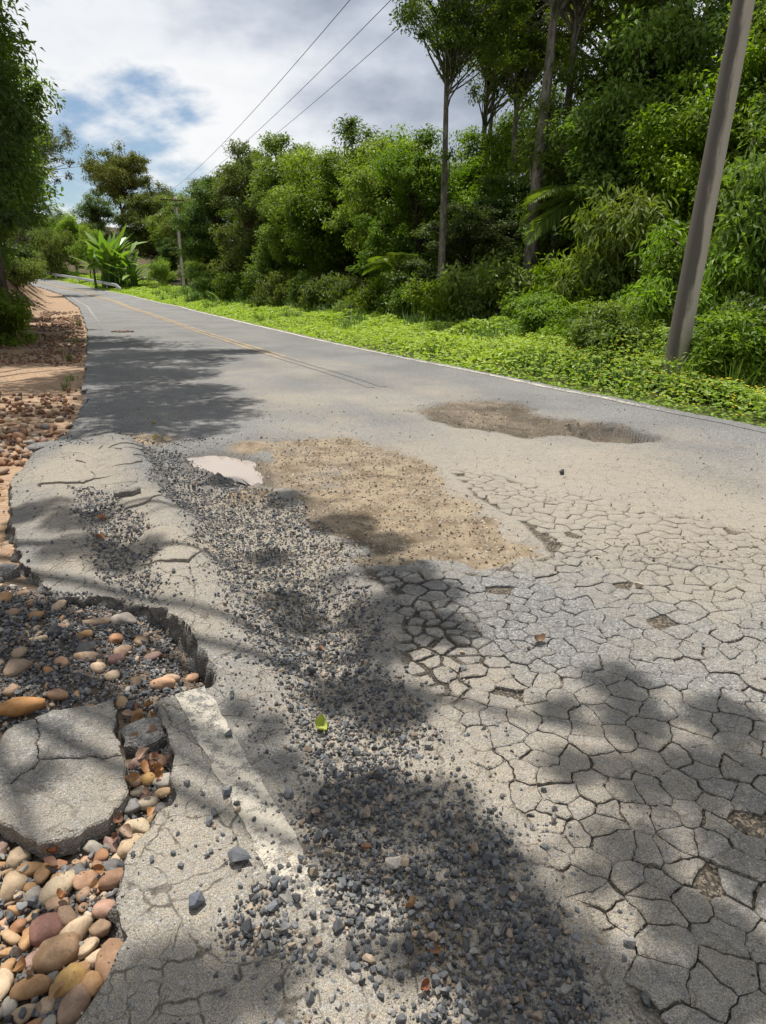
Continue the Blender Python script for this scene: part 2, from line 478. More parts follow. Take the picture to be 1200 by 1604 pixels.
def mat_asphalt(paint=None):
    m, b = new_mat("asphalt" if paint is None else "road_paint")
    pos = b.n('ShaderNodeNewGeometry').outputs['Position']
    a1 = b.n('ShaderNodeAttribute', {'attribute_name': 'surf'})
    s1 = b.n('ShaderNodeSeparateColor', Color=a1.outputs['Color'])
    dust, soil, wet = s1.outputs[0], s1.outputs[1], s1.outputs[2]
    a2 = b.n('ShaderNodeAttribute', {'attribute_name': 'surfb'})
    s2 = b.n('ShaderNodeSeparateColor', Color=a2.outputs['Color'])
    crk, bed, grn = s2.outputs[0], s2.outputs[1], s2.outputs[2]
    n1 = b.noise(pos, 2.2, 6.0); n2 = b.noise(pos, 22.0, 5.0, 0.6); n3 = b.noise(pos, 150.0, 3.0, 0.65)
    vo = b.n('ShaderNodeTexVoronoi', {'feature': 'F1'}, Vector=pos, Scale=115.0)
    agg = b.n('ShaderNodeSeparateColor', Color=vo.outputs['Color']).outputs[0]
    base = b.ramp(agg, [(0.0, c3(.09, .09, .092)), (0.45, c3(.155, .153, .15)), (0.8, c3(.225, .22, .21)), (1.0, c3(.36, .35, .32))])
    base = b.mix(b.math('MULTIPLY', n1, 0.6), base, c3(.195, .193, .188))
    pat = b.smooth(b.noise(pos, 0.55, 5.0, 0.6), 0.40, 0.60)
    base = b.mix(b.math('MULTIPLY', pat, 0.45), base, b.mix(1.0, base, c3(.62, .62, .64), 'MULTIPLY'))
    dn = b.math('ADD', dust, b.math('ADD', b.math('MULTIPLY', b.math('SUBTRACT', n2, 0.5), 0.85), b.math('MULTIPLY', b.math('SUBTRACT', n1, 0.5), 0.7)))
    dm = b.smooth(dn, 0.15, 1.05)
    dm = b.math('MULTIPLY', dm, b.math('ADD', 0.30, b.math('MULTIPLY', n3, 1.05)), clamp=True)
    dcol = b.mix(n1, c3(.305, .265, .208), c3(.39, .332, .245))
    dm = b.math('MULTIPLY', dm, b.math('SUBTRACT', 1.0, b.math('MULTIPLY', b.smooth(agg, 0.5, 0.9), 0.6)))
    col = b.mix(b.math('MULTIPLY', dm, 0.86), base, dcol)
    n4 = b.noise(pos, 300.0, 2.0, 0.6)
    spk = b.math('ADD', 0.55, b.math('MULTIPLY', b.smooth(n4, 0.3, 0.7), 0.8))
    col = b.mix(1.0, col, b.n('ShaderNodeCombineColor', _0=spk, _1=spk, _2=spk).outputs[0], 'MULTIPLY')
    # soil
    sn = b.smooth(b.math('ADD', soil, b.math('MULTIPLY', b.math('SUBTRACT', n2, 0.5), 0.9)), 0.25, 0.8)
    scol = b.mix(b.smooth(b.noise(pos, 4.0, 6.0, 0.65), 0.32, 0.66), c3(.125, .090, .055), c3(.275, .215, .145))
    vs = b.n('ShaderNodeTexVoronoi', {'feature': 'F1'}, Vector=pos, Scale=34.0)
    sg_ = b.n('ShaderNodeSeparateColor', Color=vs.outputs['Color'])
    stm = b.math('MULTIPLY', b.math('SUBTRACT', 1.0, b.smooth(vs.outputs['Distance'], 0.22, 0.42)), b.smooth(sg_.outputs[0], 0.45, 0.6))
    scol = b.mix(stm, scol, b.mix(sg_.outputs[1], c3(.16, .15, .14), c3(.36, .32, .26)))
    col = b.mix(sn, col, scol)
    # hairline crazing where it is too fine or too far to be cut as pieces
    wv = b.n('ShaderNodeVectorMath', {'operation': 'SCALE'}, _0=b.noise(pos, 5.0, 3.0, col=True)); wv.inputs['Scale'].default_value = 0.16
    wp = b.n('ShaderNodeVectorMath', {'operation': 'ADD'}, _0=pos, _1=wv.outputs[0]).outputs[0]
    e1 = b.n('ShaderNodeTexVoronoi', {'feature': 'DISTANCE_TO_EDGE'}, Vector=wp, Scale=5.2).outputs['Distance']
    e2 = b.n('ShaderNodeTexVoronoi', {'feature': 'DISTANCE_TO_EDGE'}, Vector=wp, Scale=11.0).outputs['Distance']
    k1 = b.math('SUBTRACT', 1.0, b.smooth(e1, 0.004, 0.03))
    k2 = b.math('MULTIPLY', b.math('SUBTRACT', 1.0, b.smooth(e2, 0.006, 0.04)), b.smooth(n1, 0.5, 0.62))
    kk = b.math('MULTIPLY', b.math('MAXIMUM', k1, k2), crk, clamp=True)
    kk = b.math('MULTIPLY', kk, b.smooth(n2, 0.36, 0.58))
    col = b.mix(b.math('MULTIPLY', kk, 0.8), col, c3(.045, .038, .03))
    # grit lying in the joints between the broken pieces
    gcol = b.ramp(agg, [(0.0, c3(.03, .027, .024)), (0.6, c3(.075, .062, .047)), (1.0, c3(.22, .18, .13))])
    col = b.mix(bed, col, gcol)
    hi = None
    if paint is not None:
        wear = b.math('ADD', b.math('MULTIPLY', n3, 0.45), b.math('ADD', b.math('MULTIPLY', n2, 0.75), b.math('MULTIPLY', n1, 0.35)))
        wr = b.n('ShaderNodeAttribute', {'attribute_name': 'wear'}).outputs['Fac']
        pm = b.smooth(b.math('SUBTRACT', wear, wr), -0.03, 0.10)
        pcol = b.mix(n2, paint, tuple(0.86 * v for v in paint[:3]) + (1,))
        pcol = b.mix(b.math('MULTIPLY', dm, 0.5), pcol, dcol)
        col = b.mix(pm, col, pcol)
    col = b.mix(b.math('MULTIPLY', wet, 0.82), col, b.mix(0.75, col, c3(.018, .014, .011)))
    h = b.math('ADD', b.math('MULTIPLY', vo.outputs['Distance'], -0.7), b.math('ADD', b.math('MULTIPLY', n3, 0.5), b.math('MULTIPLY', n2, 0.6)))
    bump = b.n('ShaderNodeBump', Height=h, Strength=1.0, Distance=0.008)
    ro = b.math('SUBTRACT', 0.88, b.math('MULTIPLY', wet, 0.5))
    finish(b, col, ro, bump.outputs[0], 0.25)
    return m


M_ASPH = mat_asphalt()
M_WHITE = mat_asphalt(c3(.54, .50, .42))
M_YELLOW = mat_asphalt(c3(.47, .33, .15))


def mat_ground():
    m, b = new_mat("earth")
    pos = b.n('ShaderNodeNewGeometry').outputs['Position']
    at = b.n('ShaderNodeAttribute', {'attribute_name': 'zone'})
    sc = b.n('ShaderNodeSeparateColor', Color=at.outputs['Color'])
    shoulder, verge, bank = sc.outputs
    n1 = b.noise(pos, 1.3, 6.0); n2 = b.noise(pos, 14.0, 5.0, 0.6); n3 = b.noise(pos, 90.0, 3.0, 0.6)
    forest = b.mix(n2, c3(.035, .028, .016), c3(.085, .065, .035))
    vcol = b.mix(n2, c3(.045, .055, .015), c3(.085, .10, .028))
    vo = b.n('ShaderNodeTexVoronoi', {'feature': 'F1'}, Vector=pos, Scale=26.0)
    agg = b.n('ShaderNodeSeparateColor', Color=vo.outputs['Color']).outputs[0]
    peb = b.ramp(agg, [(0, c3(.16, .10, .06)), (.4, c3(.30, .19, .115)), (.75, c3(.42, .30, .19)), (1, c3(.30, .27, .23))])
    sand = b.mix(n2, c3(.29, .19, .125), c3(.40, .28, .19))
    sh = b.mix(b.smooth(b.math('ADD', b.math('MULTIPLY', n1, 0.7), b.math('MULTIPLY', n2, 0.3)), 0.44, 0.58), peb, sand)
    nearm = b.n('ShaderNodeAttribute', {'attribute_name': 'near'}).outputs['Fac']
    sh = b.mix(b.math('MULTIPLY', nearm, .9), sh, b.mix(n2, c3(.06, .05, .042), c3(.17, .13, .095)))
    bk = b.mix(b.smooth(n2, 0.35, 0.65), c3(.10, .060, .035), c3(.19, .115, .065))  # both earth tones darkened, the bank's shade is mixed into them
    bk = b.mix(b.smooth(n1, 0.45, 0.6), bk, c3(.06, .05, .025))
    col = b.mix(verge, forest, vcol)
    col = b.mix(bank, col, bk)
    col = b.mix(shoulder, col, sh)
    h = b.math('ADD', b.math('MULTIPLY', n2, 0.8), b.math('SUBTRACT', b.math('MULTIPLY', n3, 0.3), b.math('MULTIPLY', vo.outputs['Distance'], b.math('MULTIPLY', shoulder, 1.2))))
    bump = b.n('ShaderNodeBump', Height=h, Strength=0.9, Distance=0.03)
    finish(b, col, 0.92, bump.outputs[0], 0.15)
    return m


def mat_leaf(name, dark, light, transl=0.33, gloss=0.55, yellow=0.0, hue=0.035):
    m, b = new_mat(name)
    tone = b.n('ShaderNodeAttribute', {'attribute_name': 'tone'}).outputs['Fac']
    oi = b.n('ShaderNodeObjectInfo')
    rnd = oi.outputs['Random']
    col = b.mix(tone, dark, light)
    if yellow:
        col = b.mix(b.math('MULTIPLY', b.smooth(tone, 0.93, 0.97), yellow), col, c3(.30, .20, .03))
    hs = b.n('ShaderNodeHueSaturation', Color=col)
    b.put(hs, 'Hue', b.math('ADD', 0.5 - hue * 0.7, b.math('MULTIPLY', rnd, hue)))
    b.put(hs, 'Saturation', b.math('ADD', 0.85, b.math('MULTIPLY', b.math('FRACT', b.math('MULTIPLY', rnd, 7.3)), 0.25)))
    b.put(hs, 'Value', b.math('ADD', 0.78, b.math('MULTIPLY', b.math('FRACT', b.math('MULTIPLY', rnd, 3.7)), 0.5)))
    p = b.n('ShaderNodeBsdfPrincipled', Base_Color=hs.outputs[0], Roughness=gloss)
    b.put(p, 'Specular IOR Level', 0.3)
    tcol = b.mix(1.0, hs.outputs[0], c3(1.25, 1.35, 0.45), 'MULTIPLY')
    t = b.n('ShaderNodeBsdfTranslucent', Color=tcol)
    mx = b.n('ShaderNodeMixShader', Fac=transl)
    b.put(mx, 1, p.outputs[0]); b.put(mx, 2, t.outputs[0])
    b.n('ShaderNodeOutputMaterial', Surface=mx.outputs[0])
    return m


def mat_bark(name, a, c, scale=9.0):
    m, b = new_mat(name)
    tcd = b.n('ShaderNodeTexCoord').outputs['Object']
    mp = b.n('ShaderNodeMapping', Vector=tcd); mp.inputs['Scale'].default_value = (1, 1, 0.35)
    n1 = b.noise(mp.outputs[0], scale, 6.0, 0.65); n2 = b.noise(mp.outputs[0], scale * 0.25, 4.0)
    col = b.mix(b.smooth(n1, 0.35, 0.65), a, c)
    col = b.mix(b.smooth(n2, 0.52, 0.66), col, c3(.045, .055, .03))
    bump = b.n('ShaderNodeBump', Height=n1, Strength=0.7, Distance=0.04)
    finish(b, col, 0.9, bump.outputs[0], 0.15)
    return m


def mat_stone(name, attr=False):
    """stones and chips: colour from the object, or from the 'Col' attribute for the uncounted mass"""
    m, b = new_mat(name)
    geo = b.n('ShaderNodeNewGeometry').outputs['Position']
    if attr:
        src = b.n('ShaderNodeAttribute', {'attribute_name': 'Col'}).outputs['Color']
    else:
        src = b.n('ShaderNodeObjectInfo').outputs['Color']
    n1 = b.noise(geo, 30.0, 6.0, 0.65); n2 = b.noise(geo, 170.0, 4.0, 0.65)
    k = b.math('ADD', 0.15, b.math('ADD', b.math('MULTIPLY', n1, 1.05), b.math('MULTIPLY', n2, 0.65)))
    col = b.mix(1.0, src, b.n('ShaderNodeCombineColor', _0=k, _1=k, _2=k).outputs[0], 'MULTIPLY')
    nz = b.n('ShaderNodeSeparateXYZ', Vector=b.n('ShaderNodeNewGeometry').outputs['Normal']).outputs[2]
    dustm = b.math('MULTIPLY', b.smooth(n1, 0.5, 0.75), 0.35)
    col = b.mix(dustm, col, c3(.33, .27, .19))
    bump = b.n('ShaderNodeBump', Height=b.math('ADD', n1, b.math('MULTIPLY', n2, 0.4)), Strength=0.5, Distance=0.004)
    finish(b, col, 0.72, bump.outputs[0], 0.3)
    return m


def mat_simple(name, a, c, scale=20.0, rough=0.7, spec=0.3, metal=0.0, bumpd=0.002):
    m, b = new_mat(name)
    geo = b.n('ShaderNodeNewGeometry').outputs['Position']
    n = b.noise(geo, scale, 5.0, 0.6)
    col = b.mix(b.smooth(n, 0.3, 0.7), a, c)
    bump = b.n('ShaderNodeBump', Height=n, Strength=0.4, Distance=bumpd)
    p = b.n('ShaderNodeBsdfPrincipled', Base_Color=col, Roughness=rough, Metallic=metal, Normal=bump.outputs[0])
    b.put(p, 'Specular IOR Level', spec)
    b.n('ShaderNodeOutputMaterial', Surface=p.outputs[0])
    return m


def mat_pole():
    m, b = new_mat("weathered_concrete")
    oc = b.n('ShaderNodeTexCoord').outputs['Object']
    mp = b.n('ShaderNodeMapping', Vector=oc); mp.inputs['Scale'].default_value = (1, 1, 0.12)
    n1 = b.noise(mp.outputs[0], 7.0, 6.0, 0.65); n2 = b.noise(oc, 60.0, 4.0, 0.6); n3 = b.noise(oc, 1.1, 5.0, 0.6)
    col = b.mix(n2, c3(.36, .31, .255), c3(.50, .44, .37))
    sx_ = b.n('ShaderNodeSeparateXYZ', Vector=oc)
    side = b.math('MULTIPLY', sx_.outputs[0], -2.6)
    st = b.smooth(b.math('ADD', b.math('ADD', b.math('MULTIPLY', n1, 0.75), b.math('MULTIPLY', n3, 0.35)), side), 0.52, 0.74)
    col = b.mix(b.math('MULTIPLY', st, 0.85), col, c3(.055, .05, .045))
    bump = b.n('ShaderNodeBump', Height=n2, Strength=0.5, Distance=0.006)
    finish(b, col, 0.88, bump.outputs[0], 0.2)
    return m


def mat_water(name, col, rough=0.06):
    m, b = new_mat(name)
    geo = b.n('ShaderNodeNewGeometry').outputs['Position']
    n = b.noise(geo, 9.0, 3.0)
    cc = b.mix(n, col, tuple(0.85 * v for v in col[:3]) + (1,))
    bump = b.n('ShaderNodeBump', Height=b.noise(geo, 30.0, 2.0), Strength=0.05, Distance=0.003)
    p = b.n('ShaderNodeBsdfPrincipled', Base_Color=cc, Roughness=rough, IOR=1.33, Normal=bump.outputs[0])
    b.put(p, 'Specular IOR Level', 0.6)
    b.n('ShaderNodeOutputMaterial', Surface=p.outputs[0])
    return m


M_GROUND = mat_ground()
M_STONE = mat_stone("river_stone")
M_CHIP = mat_stone("crushed_stone", True)
M_LEAF = {
    'forest': mat_leaf("forest_leaf", c3(.056, .100, .013), c3(.180, .262, .032), transl=.40, yellow=0.25),
    'dark': mat_leaf("dark_leaf", c3(.036, .070, .011), c3(.108, .178, .025)),
    'light': mat_leaf("light_leaf", c3(.080, .142, .017), c3(.220, .320, .045), transl=.40, yellow=0.4),
    'pale': mat_leaf("pale_leaf", c3(.085, .105, .050), c3(.20, .20, .10), yellow=0.6),
    'olive': mat_leaf("olive_leaf", c3(.07, .10, .018), c3(.19, .20, .04), yellow=0.9),
    'cover': mat_leaf("ground_cover_leaf", c3(.105, .190, .012), c3(.340, .460, .026), transl=0.36, hue=0.0),
    'banana': mat_leaf("broad_leaf", c3(.08, .17, .022), c3(.20, .32, .06), gloss=0.35, hue=0.03),
    'grass': mat_leaf("grass_blade", c3(.055, .125, .018), c3(.13, .22, .04), hue=0.04),
}
M_BARK = mat_bark("grey_bark", c3(.10, .085, .065), c3(.27, .245, .205))
M_BARKD = mat_bark("brown_bark", c3(.05, .038, .026), c3(.13, .10, .07))
M_FLOWER = mat_simple("yellow_petal", c3(.78, .60, .03), c3(.88, .70, .04), rough=0.6)
M_CONC = mat_pole()
M_STEEL = mat_simple("galvanised_steel", c3(.42, .43, .44), c3(.56, .57, .57), 8.0, 0.45, 0.5, 0.35)
M_WIRE = mat_simple("wire", c3(.03, .03, .03), c3(.05, .05, .05), rough=0.6)
M_CERAM = mat_simple("insulator_ceramic", c3(.10, .05, .03), c3(.14, .07, .04), rough=0.25)
M_PUDDLE = mat_water("milky_water", c3(.30, .25, .21))
M_PUDDLE2 = mat_water("muddy_water", c3(.20, .125, .04))

# ================================================================== LARGE STRUCTURE
# ------------------------------------------------------------------ ground sheet
def axis(segs):
    out = [segs[0][0]]
    for a, b_, st, gr in segs:
        v = a; s = st
        while v + s < b_:
            v += s; s *= gr; out.append(v)
        out.append(b_)
    return np.unique(np.round(np.array(out), 4))


_ax_left = -axis([(7, 60, 0.12, 1.05), (60, 900, 4, 1.12)])[::-1]
gx = np.unique(np.concatenate([_ax_left, np.arange(-7, 1.0, 0.045), axis([(1, 12, 0.08, 1.03), (12, 60, 0.7, 1.05), (60, 900, 4, 1.12)])]))
gy = np.unique(np.concatenate([-axis([(2, 900, 0.6, 1.2)])[::-1], np.arange(-2, 0.6, 0.2), np.arange(0.6, 6.5, 0.045), axis([(6.5, 30, 0.06, 1.02), (30, 130, 0.5, 1.03), (130, 1200, 3, 1.12)])]))
GX, GY = np.meshgrid(gx, gy)
X, Y = GX.ravel(), GY.ravel()
Z = ground_z(X, Y)
u_ = LINE_L(Y) - 0.5 - X
w_ = (X - LINE_R(Y) - 0.25) * 0.92
nn = fbm(X * 0.6, Y * 0.6, 301, 4)
shoulder = sstep(u_, -2.5, -0.2) * (1 - sstep(u_ + nn * 1.5, 3.0, 3.9)) * sstep(-Y, -130, -110)
verge = sstep(w_, -0.3, 0.1) * (1 - sstep(w_ + nn * 2, 5.5, 8.0))
bank = sstep(u_ + nn, 3.0, 3.6) * (1 - sstep(u_ + nn * 2, 5.5, 8.0))
nr, nc = GX.shape
idx = np.arange(nr * nc).reshape(nr, nc)
Q = np.stack([idx[:-1, :-1], idx[:-1, 1:], idx[1:, 1:], idx[1:, :-1]], -1).reshape(-1, 4)
ground = put("ground", mk_mesh("ground", np.stack([X, Y, Z], 1), Q, M_GROUND, True, fattr={'near': sstep(-Y, -4.6, -3.4) * sstep(X, -4, -2.5)}, cattr={'zone': np.stack([shoulder, verge, bank], 1)}))
tag(ground, kind='structure', label='gravel shoulder, earth bank and verge soil on both sides of the road')

# ------------------------------------------------------------------ road sheet
ry = [0.45]
while ry[-1] < 126:
    ry.append(ry[-1] * (1.0065 if ry[-1] < 12 else 1.014))
ry = np.array(ry)
rk = np.concatenate([np.arange(-0.95, 0.95, 0.0042), 0.95 * 1.05 ** np.arange(0, 50)])
K, YY = np.meshgrid(rk, ry)
XX = K * (YY + 0.25)
cell = np.maximum(0.0042 * (YY + 0.25), 0.0065 * YY)
X, Y = XX.ravel().copy(), YY.ravel().copy()
right = LINE_R(Y) + 0.25 + 0.05 * fbm(Y * 1.3, Y * 0, 331, 3)
ed = edge_dist(X, Y)
near_e = (np.abs(ed) < 0.9 * cell.ravel()) & (Y < 10.5)
# snap the border vertices onto the ragged edge
if near_e.any():
    E0 = EDGE_ROUGH[:-1]; E1 = EDGE_ROUGH[1:]
    for j in np.nonzero(near_e)[0]:
        p = np.array([X[j], Y[j]]); e = E1 - E0
        t = np.clip(((p - E0) * e).sum(1) / ((e * e).sum(1) + 1e-12), 0, 1)
        q = E0 + e * t[:, None]
        k_ = np.argmin(((q - p) ** 2).sum(1))
        X[j], Y[j] = q[k_]
    ed[near_e] = 0.0
far_e = (np.abs(ed) < 0.6 * cell.ravel()) & (Y >= 10.5)
X[far_e] -= ed[far_e]; ed[far_e] = 0
sr = (np.abs(X - right) < 0.6 * cell.ravel())
X[sr] = right[sr]
inside = (ed >= -1e-6) & (X <= right + 1e-6)
FL = road_fields(X, Y)
nr, nc = XX.shape
idx = np.arange(nr * nc).reshape(nr, nc)
Q = np.stack([idx[:-1, :-1], idx[:-1, 1:], idx[1:, 1:], idx[1:, :-1]], -1).reshape(-1, 4)
Q = Q[inside[Q].all(1)]
used = np.unique(Q)
remap = np.full(nr * nc, -1); remap[used] = np.arange(len(used))
Q = remap[Q]
V = np.stack([X, Y, FL['z']], 1)[used]
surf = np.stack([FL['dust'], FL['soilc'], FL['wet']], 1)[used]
surfb = np.stack([FL['crk'], FL['bed'], FL['pit']], 1)[used]
# a skirt gives the slab its thickness
E_ = np.concatenate([Q[:, [0, 1]], Q[:, [1, 2]], Q[:, [2, 3]], Q[:, [3, 0]]])
key = np.sort(E_, 1); key = key[:, 0].astype(np.int64) * len(V) + key[:, 1]
uq, inv, cnt = np.unique(key, return_inverse=True, return_counts=True)
B = E_[cnt[inv] == 1]
bv = np.unique(B); bm_ = np.full(len(V), -1); bm_[bv] = np.arange(len(bv)) + len(V)
zlow = np.minimum(V[bv][:, 2] - 0.05, ground_z(V[bv][:, 0], V[bv][:, 1]) - 0.03)
outw = -np.sign(0.5 * (LINE_L(V[bv][:, 1]) + LINE_R(V[bv][:, 1])) - V[bv][:, 0])
LEV = 5
rings = []; SKs = []; prev = np.full(len(V), -1); prev[bv] = bv
base_n = len(V)
for lv in range(1, LEV + 1):
    t = lv / LEV
    R_ = V[bv].copy()
    R_[:, 2] = V[bv][:, 2] * (1 - t) + zlow * t
    j_ = 0.05 * fbm(R_[:, 0] * 16 + 31 * t, R_[:, 1] * 16 + R_[:, 2] * 60, 371, 3)
    R_[:, 0] += outw * (0.05 * t * t) + j_ * (0.4 + t); R_[:, 1] += j_ * .6
    rings.append(R_)
    cur = np.full(len(V), -1); cur[bv] = base_n + np.arange(len(bv)); base_n += len(bv)
    SKs.append(np.stack([prev[B[:, 1]], prev[B[:, 0]], cur[B[:, 0]], cur[B[:, 1]]], 1))
    prev = cur
Vb = np.concatenate(rings); SK = np.concatenate(SKs)
sfb = np.tile(surf[bv], (LEV, 1)); sfb[:, 2] = 0.25 + 0.3 * (fbm(Vb[:, 0] * 9, Vb[:, 2] * 30, 375, 2) + .3); sfb[:, 0] *= 0.6
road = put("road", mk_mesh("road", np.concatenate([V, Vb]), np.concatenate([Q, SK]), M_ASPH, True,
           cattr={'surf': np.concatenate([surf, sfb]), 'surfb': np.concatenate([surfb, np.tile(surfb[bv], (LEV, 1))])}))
tag(road, kind='structure', label='worn grey two-lane asphalt road with potholes and crazed surface')


# ------------------------------------------------------------------ painted lines (sheets that follow the surface)
def line_strip(name, fx, y0, y1, off, width, mat, wear, ragged=0.012, lift=0.004, ratio=1.012):
    ys = [y0]
    while ys[-1] < y1:
        ys.append(ys[-1] * ratio + 0.004)
    ys = np.array(ys)
    cx = fx(ys)
    dx = np.gradient(cx, ys)
    nx, ny = 1 / np.hypot(1, dx), -dx / np.hypot(1, dx)
    cols = np.linspace(-0.5, 0.5, 5)
    P = []
    for c in cols:
        o = off + c * width + (ragged * fbm(ys * 14, ys * 0 + 3 * c, 341, 3) if abs(c) == 0.5 else 0)
        P.append(np.stack([cx + nx * o, ys + ny * o], 1))
    P = np.stack(P, 1).reshape(-1, 2)
    fl = road_fields(P[:, 0], P[:, 1])
    V = np.stack([P[:, 0], P[:, 1], fl['z'] + lift + 0.0002 * P[:, 1]], 1)
    n = len(ys); idx = np.arange(n * 5).reshape(n, 5)
    Q = np.stack([idx[:-1, :-1], idx[:-1, 1:], idx[1:, 1:], idx[1:, :-1]], -1).reshape(-1, 4)
    wv = wear(P[:, 1]) if callable(wear) else np.full(len(P), wear)
    me = mk_mesh(name, V, Q, mat, True, fattr={'wear': wv},
                 cattr={'surf': np.stack([fl['dust'], fl['soilc'], fl['wet']], 1), 'surfb': np.stack([fl['crk'], fl['bed'], fl['pit']], 1)})
    return put(name, me, road)


near_fx = lambda y: np.interp(y, [p[1] for p in LINE_NEAR[::-1]], [p[0] for p in LINE_NEAR[::-1]])
o = line_strip("edge_line", near_fx, 1.0, 2.45, 0.0, 0.125, M_WHITE, lambda y: 0.70 + 0.25 * sstep(-y, -1.6, -1.2), 0.02, 0.003, 1.004)
o['label'] = 'worn white edge line on the asphalt strip beside the river stones'
o = line_strip("edge_line", LINE_L, 17.5, 80, 0.0, 0.13, M_WHITE, lambda y: 0.92 - 0.14 * sstep(y, 22, 45))
o = line_strip("edge_line", LINE_R, 6.2, 124, 0.0, 0.13, M_WHITE, lambda y: 0.74 + 0.22 * sstep(-y, -11, -7) - 0.12 * sstep(y, 15, 30))
o = line_strip("centre_line", LINE_C, 11.3, 110, -0.11, 0.11, M_YELLOW, lambda y: 0.75 + 0.22 * sstep(-y, -18, -11.5) - 0.08 * sstep(y, 25, 60))
o = line_strip("centre_line", LINE_C, 11.3, 110, 0.11, 0.11, M_YELLOW, lambda y: 0.75 + 0.22 * sstep(-y, -18, -11.5) - 0.08 * sstep(y, 25, 60))


# ------------------------------------------------------------------ broken asphalt pieces
def clip_half(poly, nx, ny, d):
    out = []
    for i in range(len(poly)):
        a = poly[i]; b = poly[(i + 1) % len(poly)]
        da = a[0] * nx + a[1] * ny - d; db = b[0] * nx + b[1] * ny - d
        if da <= 0:
            out.append(a)
        if (da < 0 < db) or (db < 0 < da):
            t = da / (da - db)
            out.append((a[0] + (b[0] - a[0]) * t, a[1] + (b[1] - a[1]) * t))
    return out


def warp_pts(p, a1=0.030, f1=8.0, a2=0.013, f2=42.0, seed=401):
    q = p.copy()
    q[:, 0] += a1 * fbm(p[:, 0] * f1, p[:, 1] * f1, seed, 2) + a2 * fbm(p[:, 0] * f2, p[:, 1] * f2, seed + 3, 2)
    q[:, 1] += a1 * fbm(p[:, 0] * f1, p[:, 1] * f1, seed + 6, 2) + a2 * fbm(p[:, 0] * f2, p[:, 1] * f2, seed + 9, 2)
    return q


def piece_arrays(poly, zfun, res, thick, rnd=0.012, drop=0.012, warp=True, tilt=(0, 0, 0)):
    """a plate with a ragged outline, a rounded edge and real thickness"""
    pts = []
    for i in range(len(poly)):
        a = np.array(poly[i]); b = np.array(poly[(i + 1) % len(poly)])
        n = max(1, int(round(np.hypot(*(b - a)) / res)))
        for k in range(n):
            pts.append(a + (b - a) * k / n)
    P = np.array(pts)
    if warp:
        P = warp_pts(P)
    c = P.mean(0)
    # inner ring for the rounded edge plus interior points
    d = P - c; L = np.hypot(d[:, 0], d[:, 1])[:, None]
    ring = c + d * np.clip(1 - rnd / L, 0.3, 1)
    r2 = max(res, 0.02)
    xs = np.arange(P[:, 0].min(), P[:, 0].max(), r2); ys = np.arange(P[:, 1].min(), P[:, 1].max(), r2)
    g = np.stack(np.meshgrid(xs, ys), -1).reshape(-1, 2)
    if len(g):
        g = g + RNG.uniform(-.2, .2, g.shape) * r2
        s = sdf(g[:, 0], g[:, 1], P)
        g = g[s > rnd + 0.4 * r2]
    allp = np.concatenate([P, ring, g]) if len(g) else np.concatenate([P, ring])
    n = len(P)
    res_ = delaunay_2d_cdt([Vector(p) for p in allp], [(i, (i + 1) % n) for i in range(n)], [], 1, 1e-6)
    V2 = np.array([tuple(v) for v in res_[0]]); T = np.array(res_[2])
    s = sdf(V2[:, 0], V2[:, 1], P)
    z = zfun(V2[:, 0], V2[:, 1]) - drop * (1 - sstep(s, 0, rnd)) ** 1.5
    z = z + tilt[0] + tilt[1] * (V2[:, 0] - c[0]) + tilt[2] * (V2[:, 1] - c[1])
    top = np.concatenate([V2, z[:, None]], 1)
    # boundary skirt
    e = np.concatenate([T[:, [0, 1]], T[:, [1, 2]], T[:, [2, 0]]])
    k = np.sort(e, 1); k = k[:, 0] * len(V2) + k[:, 1]
    _, inv, cnt = np.unique(k, return_inverse=True, return_counts=True)
    be = e[cnt[inv] == 1]
    bvv = np.unique(be); mp = np.full(len(V2), -1); mp[bvv] = np.arange(len(bvv)) + len(V2)
    low = top[bvv].copy(); low[:, 2] -= thick
    T2 = np.concatenate([np.stack([be[:, 1], be[:, 0], mp[be[:, 0]]], 1), np.stack([be[:, 1], mp[be[:, 0]], mp[be[:, 1]]], 1)])
    return np.concatenate([top, low]), np.concatenate([T, T2]), len(V2)


def piece_mesh(name, arrs, extra_dust=0.0, wet=None):
    V, T, nt = arrs
    fl = road_fields(V[:, 0], V[:, 1])
    side = np.zeros(len(V)); side[nt:] = 1
    dust = np.clip(fl['dust'] + extra_dust, 0, 1) * (1 - 0.5 * side)
    wetv = np.zeros(len(V)) if wet is None else np.full(len(V), wet)
    surf = np.stack([dust, 0.25 * fl['soilc'] * (1 - side), wetv + 0.35 * side], 1)
    surfb = np.stack([0.5 * np.ones(len(V)), 0 * dust, 0 * dust], 1)
    c = V.mean(0)
    me = mk_mesh(name, V - c, T, M_ASPH, False, cattr={'surf': surf, 'surfb': surfb})
    return me, c


def road_z0(x, y):
    return road_fields(x, y)['z0']


def voronoi_cells(sites, reach, gapf):
    sites = np.array(sites)
    cells = []
    for i, p in enumerate(sites):
        d = np.hypot(*(sites - p).T)
        nb = np.argsort(d)[1:22]
        poly = [(p[0] - reach, p[1] - reach), (p[0] + reach, p[1] - reach), (p[0] + reach, p[1] + reach), (p[0] - reach, p[1] + reach)]
        for j in nb:
            if d[j] > 2.2 * reach:
                break
            n = (sites[j] - p) / d[j]
            mid = (sites[j] + p) / 2
            poly = clip_half(poly, n[0], n[1], mid @ n - 0.5 * gapf(mid, i, j))
            if len(poly) < 3:
                break
        cells.append(poly)
    return cells


def hash2(i, j):
    a, b = min(i, j), max(i, j)
    return ((a * 7919 + b * 104729) % 1009) / 1009.0


